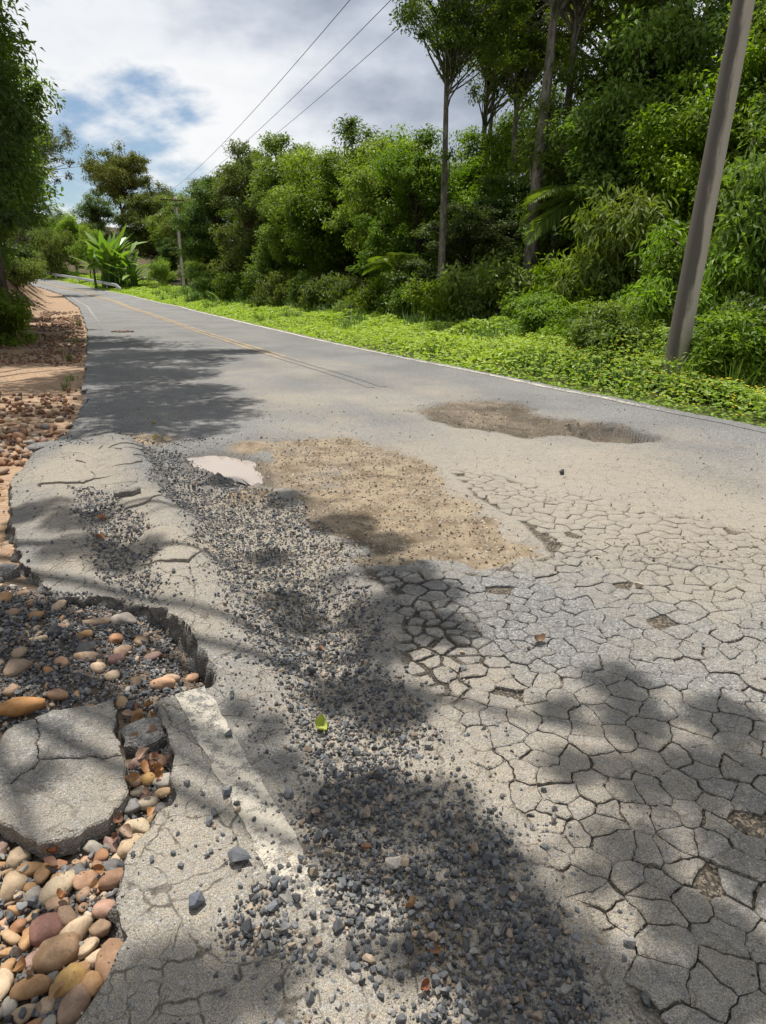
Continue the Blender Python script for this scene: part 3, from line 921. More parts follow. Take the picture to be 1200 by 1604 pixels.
def poisson(poly, rfun, tries, seed):
    rng = np.random.default_rng(seed)
    P = np.array(poly); lo, hi = P.min(0), P.max(0)
    cand = rng.uniform(lo, hi, (tries, 2))
    cand = cand[sdf(cand[:, 0], cand[:, 1], poly) > -0.15]
    rr = rfun(cand)
    keep = []; arr = np.empty((len(cand), 2)); ar = np.empty(len(cand)); n = 0
    for p, r in zip(cand, rr):
        if n == 0 or (np.hypot(arr[:n, 0] - p[0], arr[:n, 1] - p[1]) > 0.5 * (r + ar[:n])).all():
            arr[n] = p; ar[n] = r; n += 1
    return arr[:n]


def plate_r(p):
    blk = sstep(sdf(p[:, 0], p[:, 1], BLACKCR), -0.25, 0.1)
    return (0.066 + 0.03 * fbm(p[:, 0] * 1.4, p[:, 1] * 1.4, 421, 2) + 0.05 * np.mod(np.abs(np.sin(p[:, 0] * 9173 + p[:, 1] * 5197)) * 917.3, 1.0) ** 1.6) * (1 - 0.22 * blk)


def plate_gap(mid, i, j):
    blk = 0.5 * (SITE_BLK[i] + SITE_BLK[j])
    h = hash2(i, j)
    return 0.0030 + 0.009 * h ** 3 + blk * (0.010 + 0.012 * h)


sites = poisson(PLATE, plate_r, 11000, 5)
SITE_BLK = sstep(sdf(sites[:, 0], sites[:, 1], BLACKCR), -0.1, 0.1)
cells = voronoi_cells(sites, 0.26, plate_gap)
cc = np.array([np.mean(c, 0) if len(c) > 2 else (99, 99) for c in cells])
fc = road_fields(cc[:, 0], cc[:, 1])
ok = (fc['spl'] > 0.02) & (fc['sp'] < -0.01) & (fc['ss'] < -0.05)
plates = []
for c, k_, q in zip(cells, ok, cc):
    if not k_ or len(c) < 3:
        continue
    A = abs(sum(c[i][0] * c[(i + 1) % len(c)][1] - c[(i + 1) % len(c)][0] * c[i][1] for i in range(len(c)))) / 2
    if A < 0.0008 or RNG.random() < 0.02:
        continue
    if abs(q[0]) > 0.8 * (q[1] + .5) + .3 or q[1] < .75:
        continue
    inframe = abs(q[0]) < 0.57 * (q[1] * 0.95 + 0.5) + 0.1 and q[1] > 1.0
    plates.append((A / (q[0] ** 2 + q[1] ** 2 + 2.5) * (1 if inframe else 0.02), c, q))
plates.sort(key=lambda t: -t[0])
rest = Bag(); rest_s = []; rest_sb = []
for i, (_, c, q) in enumerate(plates):
    near = i < 262
    tl = (0.003 + RNG.normal(0, 0.002), RNG.normal(0, 0.02), RNG.normal(0, 0.02))
    arrs = piece_arrays(c, road_z0, 0.02 if near else 0.08, 0.03, 0.005, 0.0035, True, tl)
    if near:
        me, o_ = piece_mesh("asphalt_piece", arrs, float(RNG.normal(0, 0.05)))
        put("asphalt_piece", me, road, o_)
    else:
        V, T, nt = arrs
        fl = road_fields(V[:, 0], V[:, 1])
        rest.add(V, T)
        rest_s.append(np.stack([np.clip(fl['dust'], 0, 1), 0 * fl['dust'], 0 * fl['dust']], 1)); rest_sb.append(np.tile([0.4, 0, 0], (len(V), 1)))
if rest.n:
    me = mk_mesh("crazed_asphalt", np.concatenate(rest.V), np.concatenate(rest.T), M_ASPH, True, cattr={'surf': np.concatenate(rest_s), 'surfb': np.concatenate(rest_sb)})
    tag(put("crazed_asphalt", me, road), kind='stuff', label='small crazed asphalt pieces away from the gravel')

# the heaved edge: larger tilted pieces
LIPSITES = poisson(LIP, lambda p: 0.20 + 0.24 * np.abs(np.sin(p[:, 0] * 917 + p[:, 1] * 517)) - 0.12 * sstep(-dline(p[:, 0], p[:, 1], RIDGE), -0.4, -0.1), 3000, 9)
cells = voronoi_cells(LIPSITES, 0.9, lambda m_, i, j: 0.003 + 0.016 * hash2(i, j) ** 3)
LP = np.array(LIP)
for c in cells:
    if len(c) < 3:
        continue
    q = np.mean(c, 0)
    fl = road_fields(q[:1], q[1:])
    if q[1] < 3.3 or fl['sl'][0] < 0.03 or fl['sg'][0] > -0.04 or fl['sch'][0] > 0.06:
        continue
    # keep the piece inside the asphalt edge and out of the pit
    P = np.array(c)
    for it in range(12):
        bad = (edge_dist(P[:, 0], P[:, 1]) < 0.012) | (sdf(P[:, 0], P[:, 1], LIP) < -0.02)
        P[bad] = P[bad] * 0.85 + q * 0.15
    tl = (RNG.uniform(0.003, 0.016), RNG.normal(0, 0.035), RNG.normal(0, 0.035))
    arrs = piece_arrays([tuple(p) for p in P], road_z0, 0.03, 0.05, 0.005, 0.004, True, tl)
    me, o_ = piece_mesh("asphalt_piece", arrs, 0.1)
    ob = put("asphalt_piece", me, road, o_)

# ------------------------------------------------------------------ loose slab that has broken off, on the shoulder
def slab_z(x, y):
    return -0.018 + 0.04 * (x + 1.15) + 0.022 * fbm(x * 5, y * 5, 501, 4) + 0.012 * fbm(x * 22, y * 22, 505, 4) - 0.012 * np.exp(-(vnoise(x * 7, y * 9, 507) / 0.02) ** 2)


slab = empty("broken_asphalt_slab", (-1.17, 2.03, -0.08))
tag(slab, 'large cracked grey asphalt slab lying loose among the river stones', 'asphalt slab')
seams = [((-1.5, 1.99), (-1.3, 2.02), (-1.18, 2.06), (-0.95, 2.13)), ((-1.42, 2.2), (-1.36, 2.1), (-1.33, 1.98), (-1.36, 1.8))]
SS = [(-1.14, 2.25), (-1.10, 1.87), (-1.43, 2.08)]
for c in voronoi_cells(SS, 0.6, lambda m_, i, j: 0.012):
    q = np.mean(c, 0)
    P = SLAB
    i = int(np.argmin([np.hypot(q[0] - s[0], q[1] - s[1]) for s in SS]))
    poly = list(P)
    for j in range(3):
        if j != i:
            n = np.array(SS[j]) - np.array(SS[i]); L_ = np.hypot(*n); n /= L_
            md = (np.array(SS[j]) + np.array(SS[i])) / 2
            poly = clip_half(poly, n[0], n[1], md @ n - 0.0015)
    arrs = piece_arrays(poly, slab_z, 0.013, 0.06, 0.006, 0.006, True, (RNG.uniform(-.004, .004), RNG.normal(0, .02), RNG.normal(0, .02)))
    me, o_ = piece_mesh("slab_piece", arrs, 0.05)
    ob = put("slab_piece", me, slab, tuple(np.array(o_) - np.array(slab.location)))
sm = piece_arrays(SMALLSLAB, lambda x, y: -0.02 + 0.05 * (y - 2.2) + 0.015 * fbm(x * 12, y * 12, 511, 3), 0.014, 0.06, 0.014, 0.012)
me, o_ = piece_mesh("asphalt_lump", sm, -0.3)
tag(put("asphalt_lump", me, None, o_), 'small dark asphalt lump between the cracked slab and the white-lined strip', 'asphalt lump')
for (px_, py_, r_, lb) in [(-3.62, 7.15, 0.2, 'dark flat asphalt lump leaning at the far end of the heaved edge'), (-1.95, 5.0, 0.09, 'grey asphalt lump lying in the gravel hollow on the heaved edge'), (-2.28, 3.78, 0.11, 'dark asphalt lump at the left foot of the heaved edge')]:
    ang = np.linspace(0, 2 * math.pi, 9)[:-1] + RNG.uniform(-.25, .25, 8)
    rr = r_ * RNG.uniform(.7, 1.15, 8)
    poly = [(px_ + r * math.cos(a) * 1.15, py_ + r * math.sin(a) * 0.85) for a, r in zip(ang, rr)]
    zb = float(np.maximum(road_z(px_, py_)[0], ground_z(px_, py_)) if edge_dist(np.array([px_]), np.array([py_]))[0] > 0 else ground_z(px_, py_))
    zt = zb + 0.05 + 0.1 * r_
    arrs = piece_arrays(poly, lambda x, y: zt + 0.02 * fbm(x * 9, y * 9, 521, 3), 0.03, 0.07, 0.02, 0.015, True, (0, 0.1, 0.05))
    me, o_ = piece_mesh("asphalt_lump", arrs, -0.1)
    tag(put("asphalt_lump", me, None, o_), lb, 'asphalt lump')

# ------------------------------------------------------------------ puddles
def puddle(name, poly, z, mat, grow, lab):
    P = np.array(poly); c = P.mean(0)
    P = c + (P - c) * grow
    pts = rough_path([tuple(p) for p in P] + [tuple(P[0])], 0.06, 0.05, 601)[:-1]
    n = len(pts)
    V = [(c[0], c[1], z)] + [(p[0], p[1], z) for p in pts]
    F_ = [(0, i + 1, (i + 1) % n + 1) for i in range(n)]
    tag(put(name, mk_mesh(name, V, F_, mat, True)), lab, 'puddle')


puddle("puddle", PUDDLE, -0.062, M_PUDDLE, 1.22, 'pale milky puddle at the far end of the gravel pit')
_c = np.mean(PUD2, 0)
_zb = float(np.min(road_z(np.linspace(_c[0] - .15, _c[0] + .15, 9), np.full(9, _c[1]))))
puddle("puddle", PUD2, _zb + 0.016, M_PUDDLE2, 1.1, 'small ochre puddle in the deep pothole near the right verge')

# ================================================================== LOOSE STONE
def top_z(x, y):
    x = np.asarray(x, float); y = np.asarray(y, float)
    return np.where(edge_dist(x, y) > 0, road_fields(x, y)['z0'], ground_z(x, y))


def hull(rng, n, sq=(1, 1, 1)):
    bm = bmesh.new()
    p = rng.normal(0, 1, (n, 3)); p /= np.linalg.norm(p, axis=1)[:, None]
    p *= rng.uniform(0.86, 1.06, (n, 1)) * np.array(sq)
    for q in p:
        bm.verts.new(q)
    r = bmesh.ops.convex_hull(bm, input=bm.verts)
    bmesh.ops.delete(bm, geom=[g for g in r['geom_interior'] if isinstance(g, bmesh.types.BMVert)], context='VERTS')
    bmesh.ops.triangulate(bm, faces=bm.faces)
    bm.verts.ensure_lookup_table()
    V = np.array([v.co[:] for v in bm.verts]); T = np.array([[v.index for v in f.verts] for f in bm.faces])
    bm.free()
    return V, T


crng = np.random.default_rng(23)
CHIPS = [hull(crng, int(crng.integers(14, 19)), crng.uniform(0.75, 1.0, 3) * np.array([1.12, 0.95, 0.8])) for _ in range(10)]
GRIT = [hull(crng, 6, (1, .9, .75)) for _ in range(6)]


def scatter_mesh(pts, size, cols, variants, rng, sink=0.25):
    bag = Bag(); k = rng.integers(0, len(variants), len(pts))
    for v, (V, T) in enumerate(variants):
        m = k == v
        n = int(m.sum())
        if not n:
            continue
        R = rot_stack(rng, n, 3.2)
        P = np.einsum('nij,vj->nvi', R, V) * size[m][:, None, None]
        P[:, :, 2] += (-P[:, :, 2].min(1) - sink * size[m])[:, None]
        P += pts[m][:, None, :]
        TT = (T[None] + (np.arange(n) * len(V))[:, None, None]).reshape(-1, 3)
        bag.add(P.reshape(-1, 3), TT, np.repeat(cols[m], len(V), 0))
    return bag


def grey_cols(rng, n, warm=0.12):
    g = rng.uniform(0.055, 0.15, n)[:, None] * np.array([[0.96, 1.0, 1.06]])
    d = rng.random(n) < warm
    g[d] = rng.uniform(0.12, 0.3, (d.sum(), 1)) * np.array([[1.1, .85, .62]])
    d2 = rng.random(n) < 0.10
    g[d2] = rng.uniform(0.18, 0.26, (d2.sum(), 1)) * np.array([[1.0, .95, .86]])
    return g


def gravel_density(x, y):
    fl = road_fields(x, y)
    n = fbm(x * 2.6, y * 2.6, 701, 4)
    n2 = fbm(x * 6, y * 6, 705, 3)
    near = sstep(-y, -2.5, -1.9)
    inpit = sstep(fl['sp'], -0.05, 0.10)
    band = inpit * (1 - 0.85 * np.exp(-(((x - 0.2) / .12) ** 2 + ((y - 2.0) / .2) ** 2))) * np.where(y > 1.75, 1.0, 0.12 + 0.95 * sstep(n + 0.4 * n2, -0.22, 0.18))
    band = band * (1 - 0.75 * sstep(n, 0.25, 0.45) * sstep(y, 2.6, 3.2))
    edge_cl = np.exp(-((x + 0.28 + 0.1 * n) / 0.16) ** 2) * sstep(-y, -1.75, -1.45) * sstep(n2 + n, -0.15, 0.25)
    lg = sstep(fl['sg'], -0.05, 0.08)
    up = 0.95 * sstep(sdf(x, y, STONE_UPPER, 0.15, 3, 711), -0.05, 0.08) * sstep(n, -0.5, 0.0)
    streak = 0.30 * np.exp(-((y - (4.35 - 0.95 * x)) / 0.22) ** 2) * sstep(x, 0.9, 1.2) * sstep(n2, -0.2, 0.3)
    rim = 0.16 * sstep(fl['sp'], -0.4, 0.0) * (y < 4) + 0.02
    leftroad = 0.22 * sstep(-x - 0.42 * y, -1.6, -0.4) * sstep(y, 6.5, 7.5) * sstep(-y, -16, -10)
    low = 0.55 * sstep(sdf(x, y, STONE_LOWER, 0.1, 3, 713), -0.03, 0.03)
    d = np.maximum.reduce([low, band, edge_cl * 0.9, lg, up, streak, rim * (0.5 + n2), leftroad])
    d = d * (1 - 0.9 * sstep(fl['su'], -0.10, 0.06)) * (1 - sstep(fl['p2'], .5, 1) * 0.8)
    return np.clip(d, 0, 1)


def scatter_points(rng, n, y0, y1, xl, xr, dens, power=1.0):
    """uniform over the area between y0 and y1, thinned by dens"""
    y = y0 + (y1 - y0) * rng.random(n) ** power
    x = xl(y) + (xr(y) - xl(y)) * rng.random(n)
    keep = rng.random(n) < dens(x, y)
    return x[keep], y[keep]


grng = np.random.default_rng(31)
xl_ = lambda y: np.maximum(-0.62 * y - 0.65, -0.42 * y - 1.6)
xr_ = lambda y: np.minimum(0.62 * y + 0.5, 2.6) + 0 * y
gx1, gy1 = scatter_points(grng, 46000, 0.85, 3.3, xl_, lambda y: 0.25 * y + 0.35, gravel_density)
gx2, gy2 = scatter_points(grng, 46000, 3.3, 7.4, lambda y: -0.42 * y - 0.9, lambda y: 0.9 - 0.28 * y + 0.7, gravel_density)
gx3, gy3 = scatter_points(grng, 9000, 1.0, 5.5, lambda y: 0.25 * y + 0.2, lambda y: 0.6 * y + 0.7, gravel_density)
gx5, gy5 = scatter_points(grng, 9000, 2.3, 3.6, lambda y: -0.62 * y - .35, lambda y: -0.3 * y - .1, lambda x, y: 1.0 * (sdf(x, y, STONE_UPPER, 0.1, 4, 715) > -.03))
gx4, gy4 = scatter_points(grng, 5000, 7, 17, lambda y: -0.42 * y - 0.5, lambda y: 3.3 - 0.42 * y, lambda x, y: gravel_density(x, y) * 0.5)
ax_ = np.concatenate([gx1, gx2, gx3, gx4, gx5]); ay_ = np.concatenate([gy1, gy2, gy3, gy4, gy5])
sz = np.clip(grng.lognormal(math.log(0.0063), 0.45, len(ax_)), 0.003, 0.019)
sz *= np.where((ay_ < 2.0) & (ax_ < 0.05), 1.12, 1.0) * np.where(ax_ > 0.25 * ay_ + 0.2, 0.6, 1.0)
az_ = top_z(ax_, ay_) + 0.007 * (edge_dist(ax_, ay_) < 0)
dd = gravel_density(ax_, ay_)
az_ = az_ + (grng.random(len(ax_)) < 0.4) * dd * sz * 0.9
gcols = grey_cols(grng, len(ax_))
gcols[(ay_ > 7)] *= 0.6
# the largest ones in view are stones of their own
score = sz / np.sqrt(ax_ ** 2 + ay_ ** 2 + 2.5) * (np.abs(ax_) < 0.56 * (ay_ * 0.95 + 0.5)) * (ay_ > 1.12)
big_i = np.argsort(-score)[:240]
mass = np.ones(len(ax_), bool); mass[big_i] = False
P3 = np.stack([ax_, ay_, az_], 1)
gm = scatter_mesh(P3[mass], sz[mass], gcols[mass], CHIPS, grng).mesh("gravel", M_CHIP, False, 'Col')
tag(put("gravel", gm), 'loose dark crushed gravel filling the eroded pit and strewn over the asphalt', 'gravel', kind='stuff')
# fine grit in the joints and on the dusty parts
hx, hy = scatter_points(grng, 34000, 0.9, 4.2, lambda y: -0.45 * y - 0.25, lambda y: 0.58 * y + 0.4, lambda x, y: 0.10 + 0.8 * np.clip(road_fields(x, y)['bed'], 0, 1) * 0.5 + 0.9 * sstep(road_fields(x, y)['sp'], -0.25, 0.0))
hx2, hy2 = scatter_points(grng, 34000, 3.8, 10.5, lambda y: -0.40 * y, lambda y: 4.6 - 0.1 * y, lambda x, y: 0.05 + 0.95 * road_fields(x, y)['soil'] + 0.6 * road_fields(x, y)['p2'])
hx = np.concatenate([hx, hx2]); hy = np.concatenate([hy, hy2])
hs = grng.uniform(0.0016, 0.0046, len(hx)) * np.where(hy > 3.8, grng.uniform(1.4, 4.2, len(hx)), 1.0)
hf = road_fields(hx, hy)
inb = grng.random(len(hx)) < 0.55
hz = np.where((hf['bed'] > 0.5) & (hf['spl'] > 0) & inb, hf['z0'] - 0.008, hf['z0'])
hc = (grng.uniform(0.10, 0.28, (len(hx), 1)) + 0.08 * (hy > 3.8)[:, None]) * np.array([[1.12, .95, .74]])
dk = (grng.random(len(hx)) < 0.3) & (hy < 3.8); hc[dk] = grng.uniform(.03, .09, (dk.sum(), 1))
gm = scatter_mesh(np.stack([hx, hy, hz], 1), hs, hc, GRIT, grng).mesh("grit", M_CHIP, False, 'Col')
tag(put("grit", gm), 'fine grit and crumbs lying in the cracks and on the dusty asphalt', 'grit', kind='stuff')

CHIP_ME = [mk_mesh("gravel_stone", V, T, M_STONE) for V, T in CHIPS]


def region_of(x, y):
    if sdf(np.array([x]), np.array([y]), STONE_UPPER)[0] > -0.1:
        return 'among the river stones above the cracked slab'
    if edge_dist(np.array([x]), np.array([y]))[0] < 0.03:
        return 'among the river stones below the cracked slab'
    if sdf(np.array([x]), np.array([y]), LIPGRAVEL)[0] > -0.1:
        return 'in the hollow on the heaved edge'
    if abs(x - float(near_fx(y))) < 0.09 and y < 2.5:
        return 'on the white edge line'
    if x < float(near_fx(y)) and y < 2.5:
        return 'on the strip left of the white line'
    if sdf(np.array([x]), np.array([y]), PLATE)[0] > 0:
        return 'on the crazed asphalt pieces'
    hor = 'left' if x < 0.02 else ('middle' if x < 0.22 else 'right')
    if y < 1.35:
        return f'in the gravel spill, bottom {hor}'
    if y < 1.75:
        return f'in the gravel spill, upper {hor}'
    return ('in the near part' if y < 2.1 else 'in the far part') + ' of the gravel band'


def colour_word(c):
    r, g, b_ = c
    v = max(c)
    if r > 1.9 * b_ and v > .2:
        return 'orange-brown' if r > 2.6 * b_ else 'tan'
    if r > 1.45 * b_:
        return 'reddish brown' if g < .72 * r else 'buff'
    if v > .22:
        return 'pale grey'
    return 'dark grey' if v < .085 else 'blue-grey'


for j in big_i:
    V, T = CHIPS[j % 10]
    rot = tuple(grng.uniform(0, 6.28, 3))
    Rm = np.array(Matrix.Rotation(rot[2], 3, 'Z') @ Matrix.Rotation(rot[1], 3, 'Y') @ Matrix.Rotation(rot[0], 3, 'X'))
    zmin = (V @ Rm.T)[:, 2].min() * sz[j]
    o = put("gravel_stone", CHIP_ME[j % 10], None, (ax_[j], ay_[j], az_[j] - zmin - 0.2 * sz[j]), rot, float(sz[j]))
    o.color = (*gcols[j], 1)
    shp = ('larger ' if sz[j] > 0.018 else ('' if sz[j] > 0.0145 else 'smaller ')) + ['angular', 'wedge-shaped', 'blocky', 'flat', 'pointed'][j % 5]
    tag(o, f"{colour_word(gcols[j])} {shp} gravel stone {region_of(ax_[j], ay_[j])}", 'stone', 'loose crushed stones')

# hand-placed larger chips that stand alone in the picture
def single_chip(x, y, s, col, label, v=0):
    V, T = CHIPS[v % 10]
    o = put("gravel_stone", CHIP_ME[v % 10], None, (x, y, float(top_z([x], [y])[0]) + 0.55 * s), (0.2 * v, 0.1, v * 1.3), s)
    o.color = (*col, 1)
    tag(o, label, 'stone', 'single stones on the asphalt')


single_chip(-0.52, 1.86, 0.028, (.12, .13, .14), 'large grey split stone standing at the left border of the white line', 1)
single_chip(-0.42, 1.58, 0.036, (.10, .105, .115), 'largest grey flat stone on the asphalt strip left of the white line', 2)
single_chip(-0.51, 1.43, 0.030, (.09, .10, .12), 'blue-grey long stone alone on the strip below the white line', 3)
single_chip(0.03, 1.57, 0.032, (.52, .45, .38), 'whitish cream angular stone on the dark gravel spill', 4)
single_chip(0.63, 1.31, 0.024, (.20, .19, .18), 'grey-white split stone on the tan asphalt at lower right', 5)
single_chip(0.61, 1.16, 0.026, (.075, .085, .085), 'dark green-grey cube-like stone on the tan asphalt at the bottom', 6)
single_chip(1.42, 3.48, 0.030, (.40, .34, .26), 'pale buff stone among grit on the crazed asphalt, farthest of its kind', 7)
single_chip(1.6, 5.9, 0.035, (.05, .05, .05), 'small black stone alone on the dusty mid road', 8)

# ------------------------------------------------------------------ river stones
def pebble(rng, angular):
    bm = bmesh.new()
    bmesh.ops.create_icosphere(bm, subdivisions=3 if angular < 0.5 else 2, radius=1.0)
    a = np.array([v.co[:] for v in bm.verts])
    ex = rng.uniform(1.7, 2.5)
    q = np.sign(a) * np.abs(a) ** (2 / ex)
    off = rng.uniform(-9, 9, 3)
    n = fbm(a[:, 0] * 1.2 + off[0] + a[:, 2], a[:, 1] * 1.2 + off[1] - a[:, 2], int(rng.integers(1, 999)), 3)
    q = q * (1 + 0.34 * n)[:, None]
    q[:, 0] *= 1 + 0.22 * rng.uniform(-1, 1) * q[:, 1]
    for k in range(int(3 + 4 * angular)):
        d = rng.normal(0, 1, 3); d /= np.linalg.norm(d)
        lim = rng.uniform(0.6, 0.85)
        t = q @ d
        over = np.maximum(t - lim, 0)
        q -= np.outer(over * (0.6 + 0.35 * angular), d)
    T = np.array([[v.index for v in f.verts] for f in bm.faces]); bm.free()
    return q, T


prng = np.random.default_rng(41)
PEB = [pebble(prng, prng.choice([0.0, 0.3, 0.6, 1.0], p=[.25, .25, .25, .25])) for _ in range(14)]
PEB_ME = [mk_mesh("river_stone", V, T, M_STONE, True) for V, T in PEB]
PAL = [((.40, .27, .155), 4), ((.36, .21, .10), 3), ((.44, .33, .22), 4), ((.30, .20, .13), 3), ((.34, .17, .085), 1.6), ((.28, .25, .21), 2.4), ((.25, .16, .13), 1.4), ((.42, .245, .15), 2), ((.20, .19, .18), 1.2), ((.46, .38, .28), 1.5)]
_pw = np.array([p[1] for p in PAL]); _pw = _pw / _pw.sum()


def shape_word(sc):
    r = max(sc) / sorted(sc)[1]
    return 'long' if r > 1.55 else ('round' if r < 1.2 else 'oval')


placed = []


def river_stone(x, y, sx_, sy_, sz_, col, rz, label, v, z=None, tilt=(0, 0)):
    zz = float(top_z([x], [y])[0]) if z is None else z
    o = put("river_stone", PEB_ME[v % 14], None, (x, y, zz + sz_ * 0.55), (tilt[0], tilt[1], rz), (sx_, sy_, sz_))
    o.color = (*col, 1)
    tag(o, label, 'stone', 'river stones on the shoulder')
    placed.append((x, y, 0.5 * (sx_ + sy_)))
    return o


HAND = [
    (-1.49, 2.41, .125, .065, .055, (.40, .20, .07), .25, 'big glossy orange oblong river stone at the upper left of the cracked slab', 0),
    (-1.43, 2.27, .085, .035, .03, (.55, .48, .38), .65, 'long cream-white river stone left of the cracked slab', 2),
    (-1.47, 3.13, .085, .05, .035, (.40, .29, .19), .1, 'long tan river stone in the grey gravel above the slab', 3),
    (-1.34, 3.18, .085, .06, .04, (.30, .26, .22), -.2, 'smooth grey-beige river stone beside the long tan one, near the heaved edge', 1),
    (-1.37, 2.79, .075, .042, .035, (.45, .31, .21), .15, 'pinkish tan wedge-shaped stone in the middle of the grey gravel', 6),
    (-1.23, 2.77, .05, .042, .035, (.26, .15, .13), .3, 'mauve egg-shaped river stone right of the tan wedge', 4),
    (-0.97, 2.71, .055, .03, .025, (.44, .31, .20), .2, 'flat buff river stone at the right end of the grey gravel', 5),
    (-1.61, 3.01, .055, .05, .045, (.05, .052, .058), .4, 'black rounded stone among brown pebbles near the heaved edge', 7),
    (-0.92, 1.41, .052, .055, .045, (.27, .135, .105), .6, 'purple-red speckled stone in the heap at lower left', 8),
    (-0.70, 1.32, .058, .085, .04, (.27, .16, .095), .25, 'large rust-and-grey flat stone leaning on the asphalt strip at lower left', 9),
    (-0.86, 1.34, .072, .058, .05, (.30, .19, .11), .5, 'brown layered blocky stone in the heap at lower left', 10),
    (-0.79, 1.48, .05, .034, .03, (.40, .24, .175), -.15, 'pink oval river stone against the asphalt strip', 11),
    (-0.95, 1.55, .045, .07, .035, (.42, .33, .22), -.35, 'pale tan long river stone standing below the slab', 12),
    (-1.64, 2.67, .08, .05, .05, (.30, .22, .15), 1.2, 'brown upright river stone at the left border above the slab', 13),
    (-1.37, 2.49, .07, .042, .032, (.33, .20, .12), -.3, 'brown oval river stone just above the cracked slab', 0),
    (-0.79, 1.78, .065, .036, .032, (.46, .37, .25), -.25, 'cream long river stone in the leaf-filled gap beside the slab', 1),
    (-0.78, 1.70, .062, .05, .04, (.42, .31, .20), .5, 'big tan stone at the lower end of the leaf-filled gap', 2),
    (-0.80, 1.88, .045, .04, .035, (.44, .36, .26), .2, 'pale buff round stone in the middle of the leaf-filled gap', 3),
    (-0.83, 2.0, .042, .036, .03, (.42, .25, .09), .8, 'orange-yellow stone in the leaf-filled gap beside the slab', 4),
    (-0.86, 2.10, .045, .03, .03, (.28, .20, .15), .1, 'brown split stone below the small asphalt lump', 5),
    (-1.09, 1.57, .05, .075, .035, (.38, .28, .18), -.2, 'large beige river stone at the left border below the slab', 6),
    (-0.76, 1.21, .045, .062, .035, (.30, .20, .14), .1, 'grey-brown egg-shaped stone at the bottom of the heap', 12),
    (-0.80, 1.27, .045, .055, .035, (.40, .25, .09), -.4, 'ochre block-shaped stone at the bottom of the heap', 9),
]
for hnd in HAND:
    river_stone(hnd[0], hnd[1], hnd[2] * .82, hnd[3] * .82, hnd[4] * .85, tuple(.8 * v for v in hnd[5]), *hnd[6:8], hnd[8])


def scatter_stones(poly, n, rmin, rmax, rng, layer=0.0, dens=1.0, clear=0.72, avoid_slab=True):
    P = np.array(poly); lo, hi = P.min(0), P.max(0)
    cand = rng.uniform(lo, hi, (n * 14, 2))
    m = sdf(cand[:, 0], cand[:, 1], poly, 0.05, 4, 801) > 0
    m &= edge_dist(cand[:, 0], cand[:, 1]) < -0.02
    if avoid_slab:
        m &= sdf(cand[:, 0], cand[:, 1], SLAB) < -0.015
    cand = cand[m]
    out = []
    arr = np.zeros((len(placed) + n, 3)); k = len(placed)
    arr[:k] = placed
    for p in cand:
        r = rng.uniform(rmin, rmax)
        q = arr[:k]
        if ((p[0] - q[:, 0]) ** 2 + (p[1] - q[:, 1]) ** 2 > (clear * (r + q[:, 2])) ** 2).all():
            arr[k] = (p[0], p[1], r); k += 1
            placed.append((p[0], p[1], r)); out.append((p[0], p[1], r))
            if len(out) >= n:
                break
    return out


lower = scatter_stones(STONE_LOWER, 190, .020, .042, prng, clear=.66)
lower2 = scatter_stones(STONE_LOWER, 150, .010, .02, prng)
upper = scatter_stones(STONE_UPPER, 75, .02, .045, prng, clear=1.0)
upper2 = scatter_stones(STONE_UPPER, 120, .012, .022, prng, clear=0.9)
SIDE = [(-2.35, 3.9), (-2.9, 4.9), (-3.4, 5.9), (-3.75, 7.0), (-4.2, 8.8), (-5.4, 9.4), (-5.0, 7.0), (-3.6, 5.0), (-2.9, 3.7)]
side = scatter_stones(SIDE, 110, .03, .075, prng, clear=0.85)
allst = [(p, 'lower') for p in lower + lower2] + [(p, 'upper') for p in upper + upper2] + [(p, 'side') for p in side]
allst.sort(key=lambda t: -t[0][2] / math.hypot(t[0][0], t[0][1], 1.6) * (1 if abs(t[0][0]) < 0.58 * (t[0][1] * .95 + .5) + 0.05 else 0.1))
WHERE = {'lower': 'in the stone heap', 'upper': 'in grey gravel above the slab', 'side': 'left of the heaved edge'}
mass_b = Bag()
ST_Z = top_z(np.array([t[0][0] for t in allst]), np.array([t[0][1] for t in allst]))
for i, ((x, y, r), wh) in enumerate(allst):
    pc = np.array(PAL[prng.choice(len(PAL), p=_pw)][0]) * prng.uniform(.5, 1.0)
    ar = prng.uniform(0.8, 1.45); sc = (r * ar, r / ar ** .6, r * prng.uniform(.5, .75))
    rz = prng.uniform(0, 3.14); tl = (prng.normal(0, .25), prng.normal(0, .25))
    zt = float(ST_Z[i]) + (0.35 * r if wh == 'lower' else 0) * prng.uniform(0, 1.0)
    if wh == 'lower' and 1.62 < y < 2.4 and x > -1.0:
        wtxt = 'in the leaf-filled gap'
    else:
        wtxt = WHERE[wh] + ((' under the slab' if y > 1.5 else (' at the picture bottom' if y < 1.25 else ' midway down')) + (' by asphalt' if x > -0.86 else '') if wh == 'lower' else '')
    szw = 'small ' if r < .024 else ('large ' if r > .045 else '')
    if i < 270:
        lab = f"{szw}{colour_word(pc)} {shape_word(sc)} river stone {wtxt}"
        river_stone(x, y, sc[0], sc[1], sc[2], tuple(pc), rz, lab, int(prng.integers(0, 14)), zt, tl)
    else:
        V, T = PEB[[11, 12, 13][i % 3]]
        Rm = np.array(Matrix.Rotation(rz, 3, 'Z'))
        mass_b.add((V * np.array(sc)) @ Rm.T + np.array([x, y, zt + sc[2] * .55]), T, np.tile(pc, (len(V), 1)))
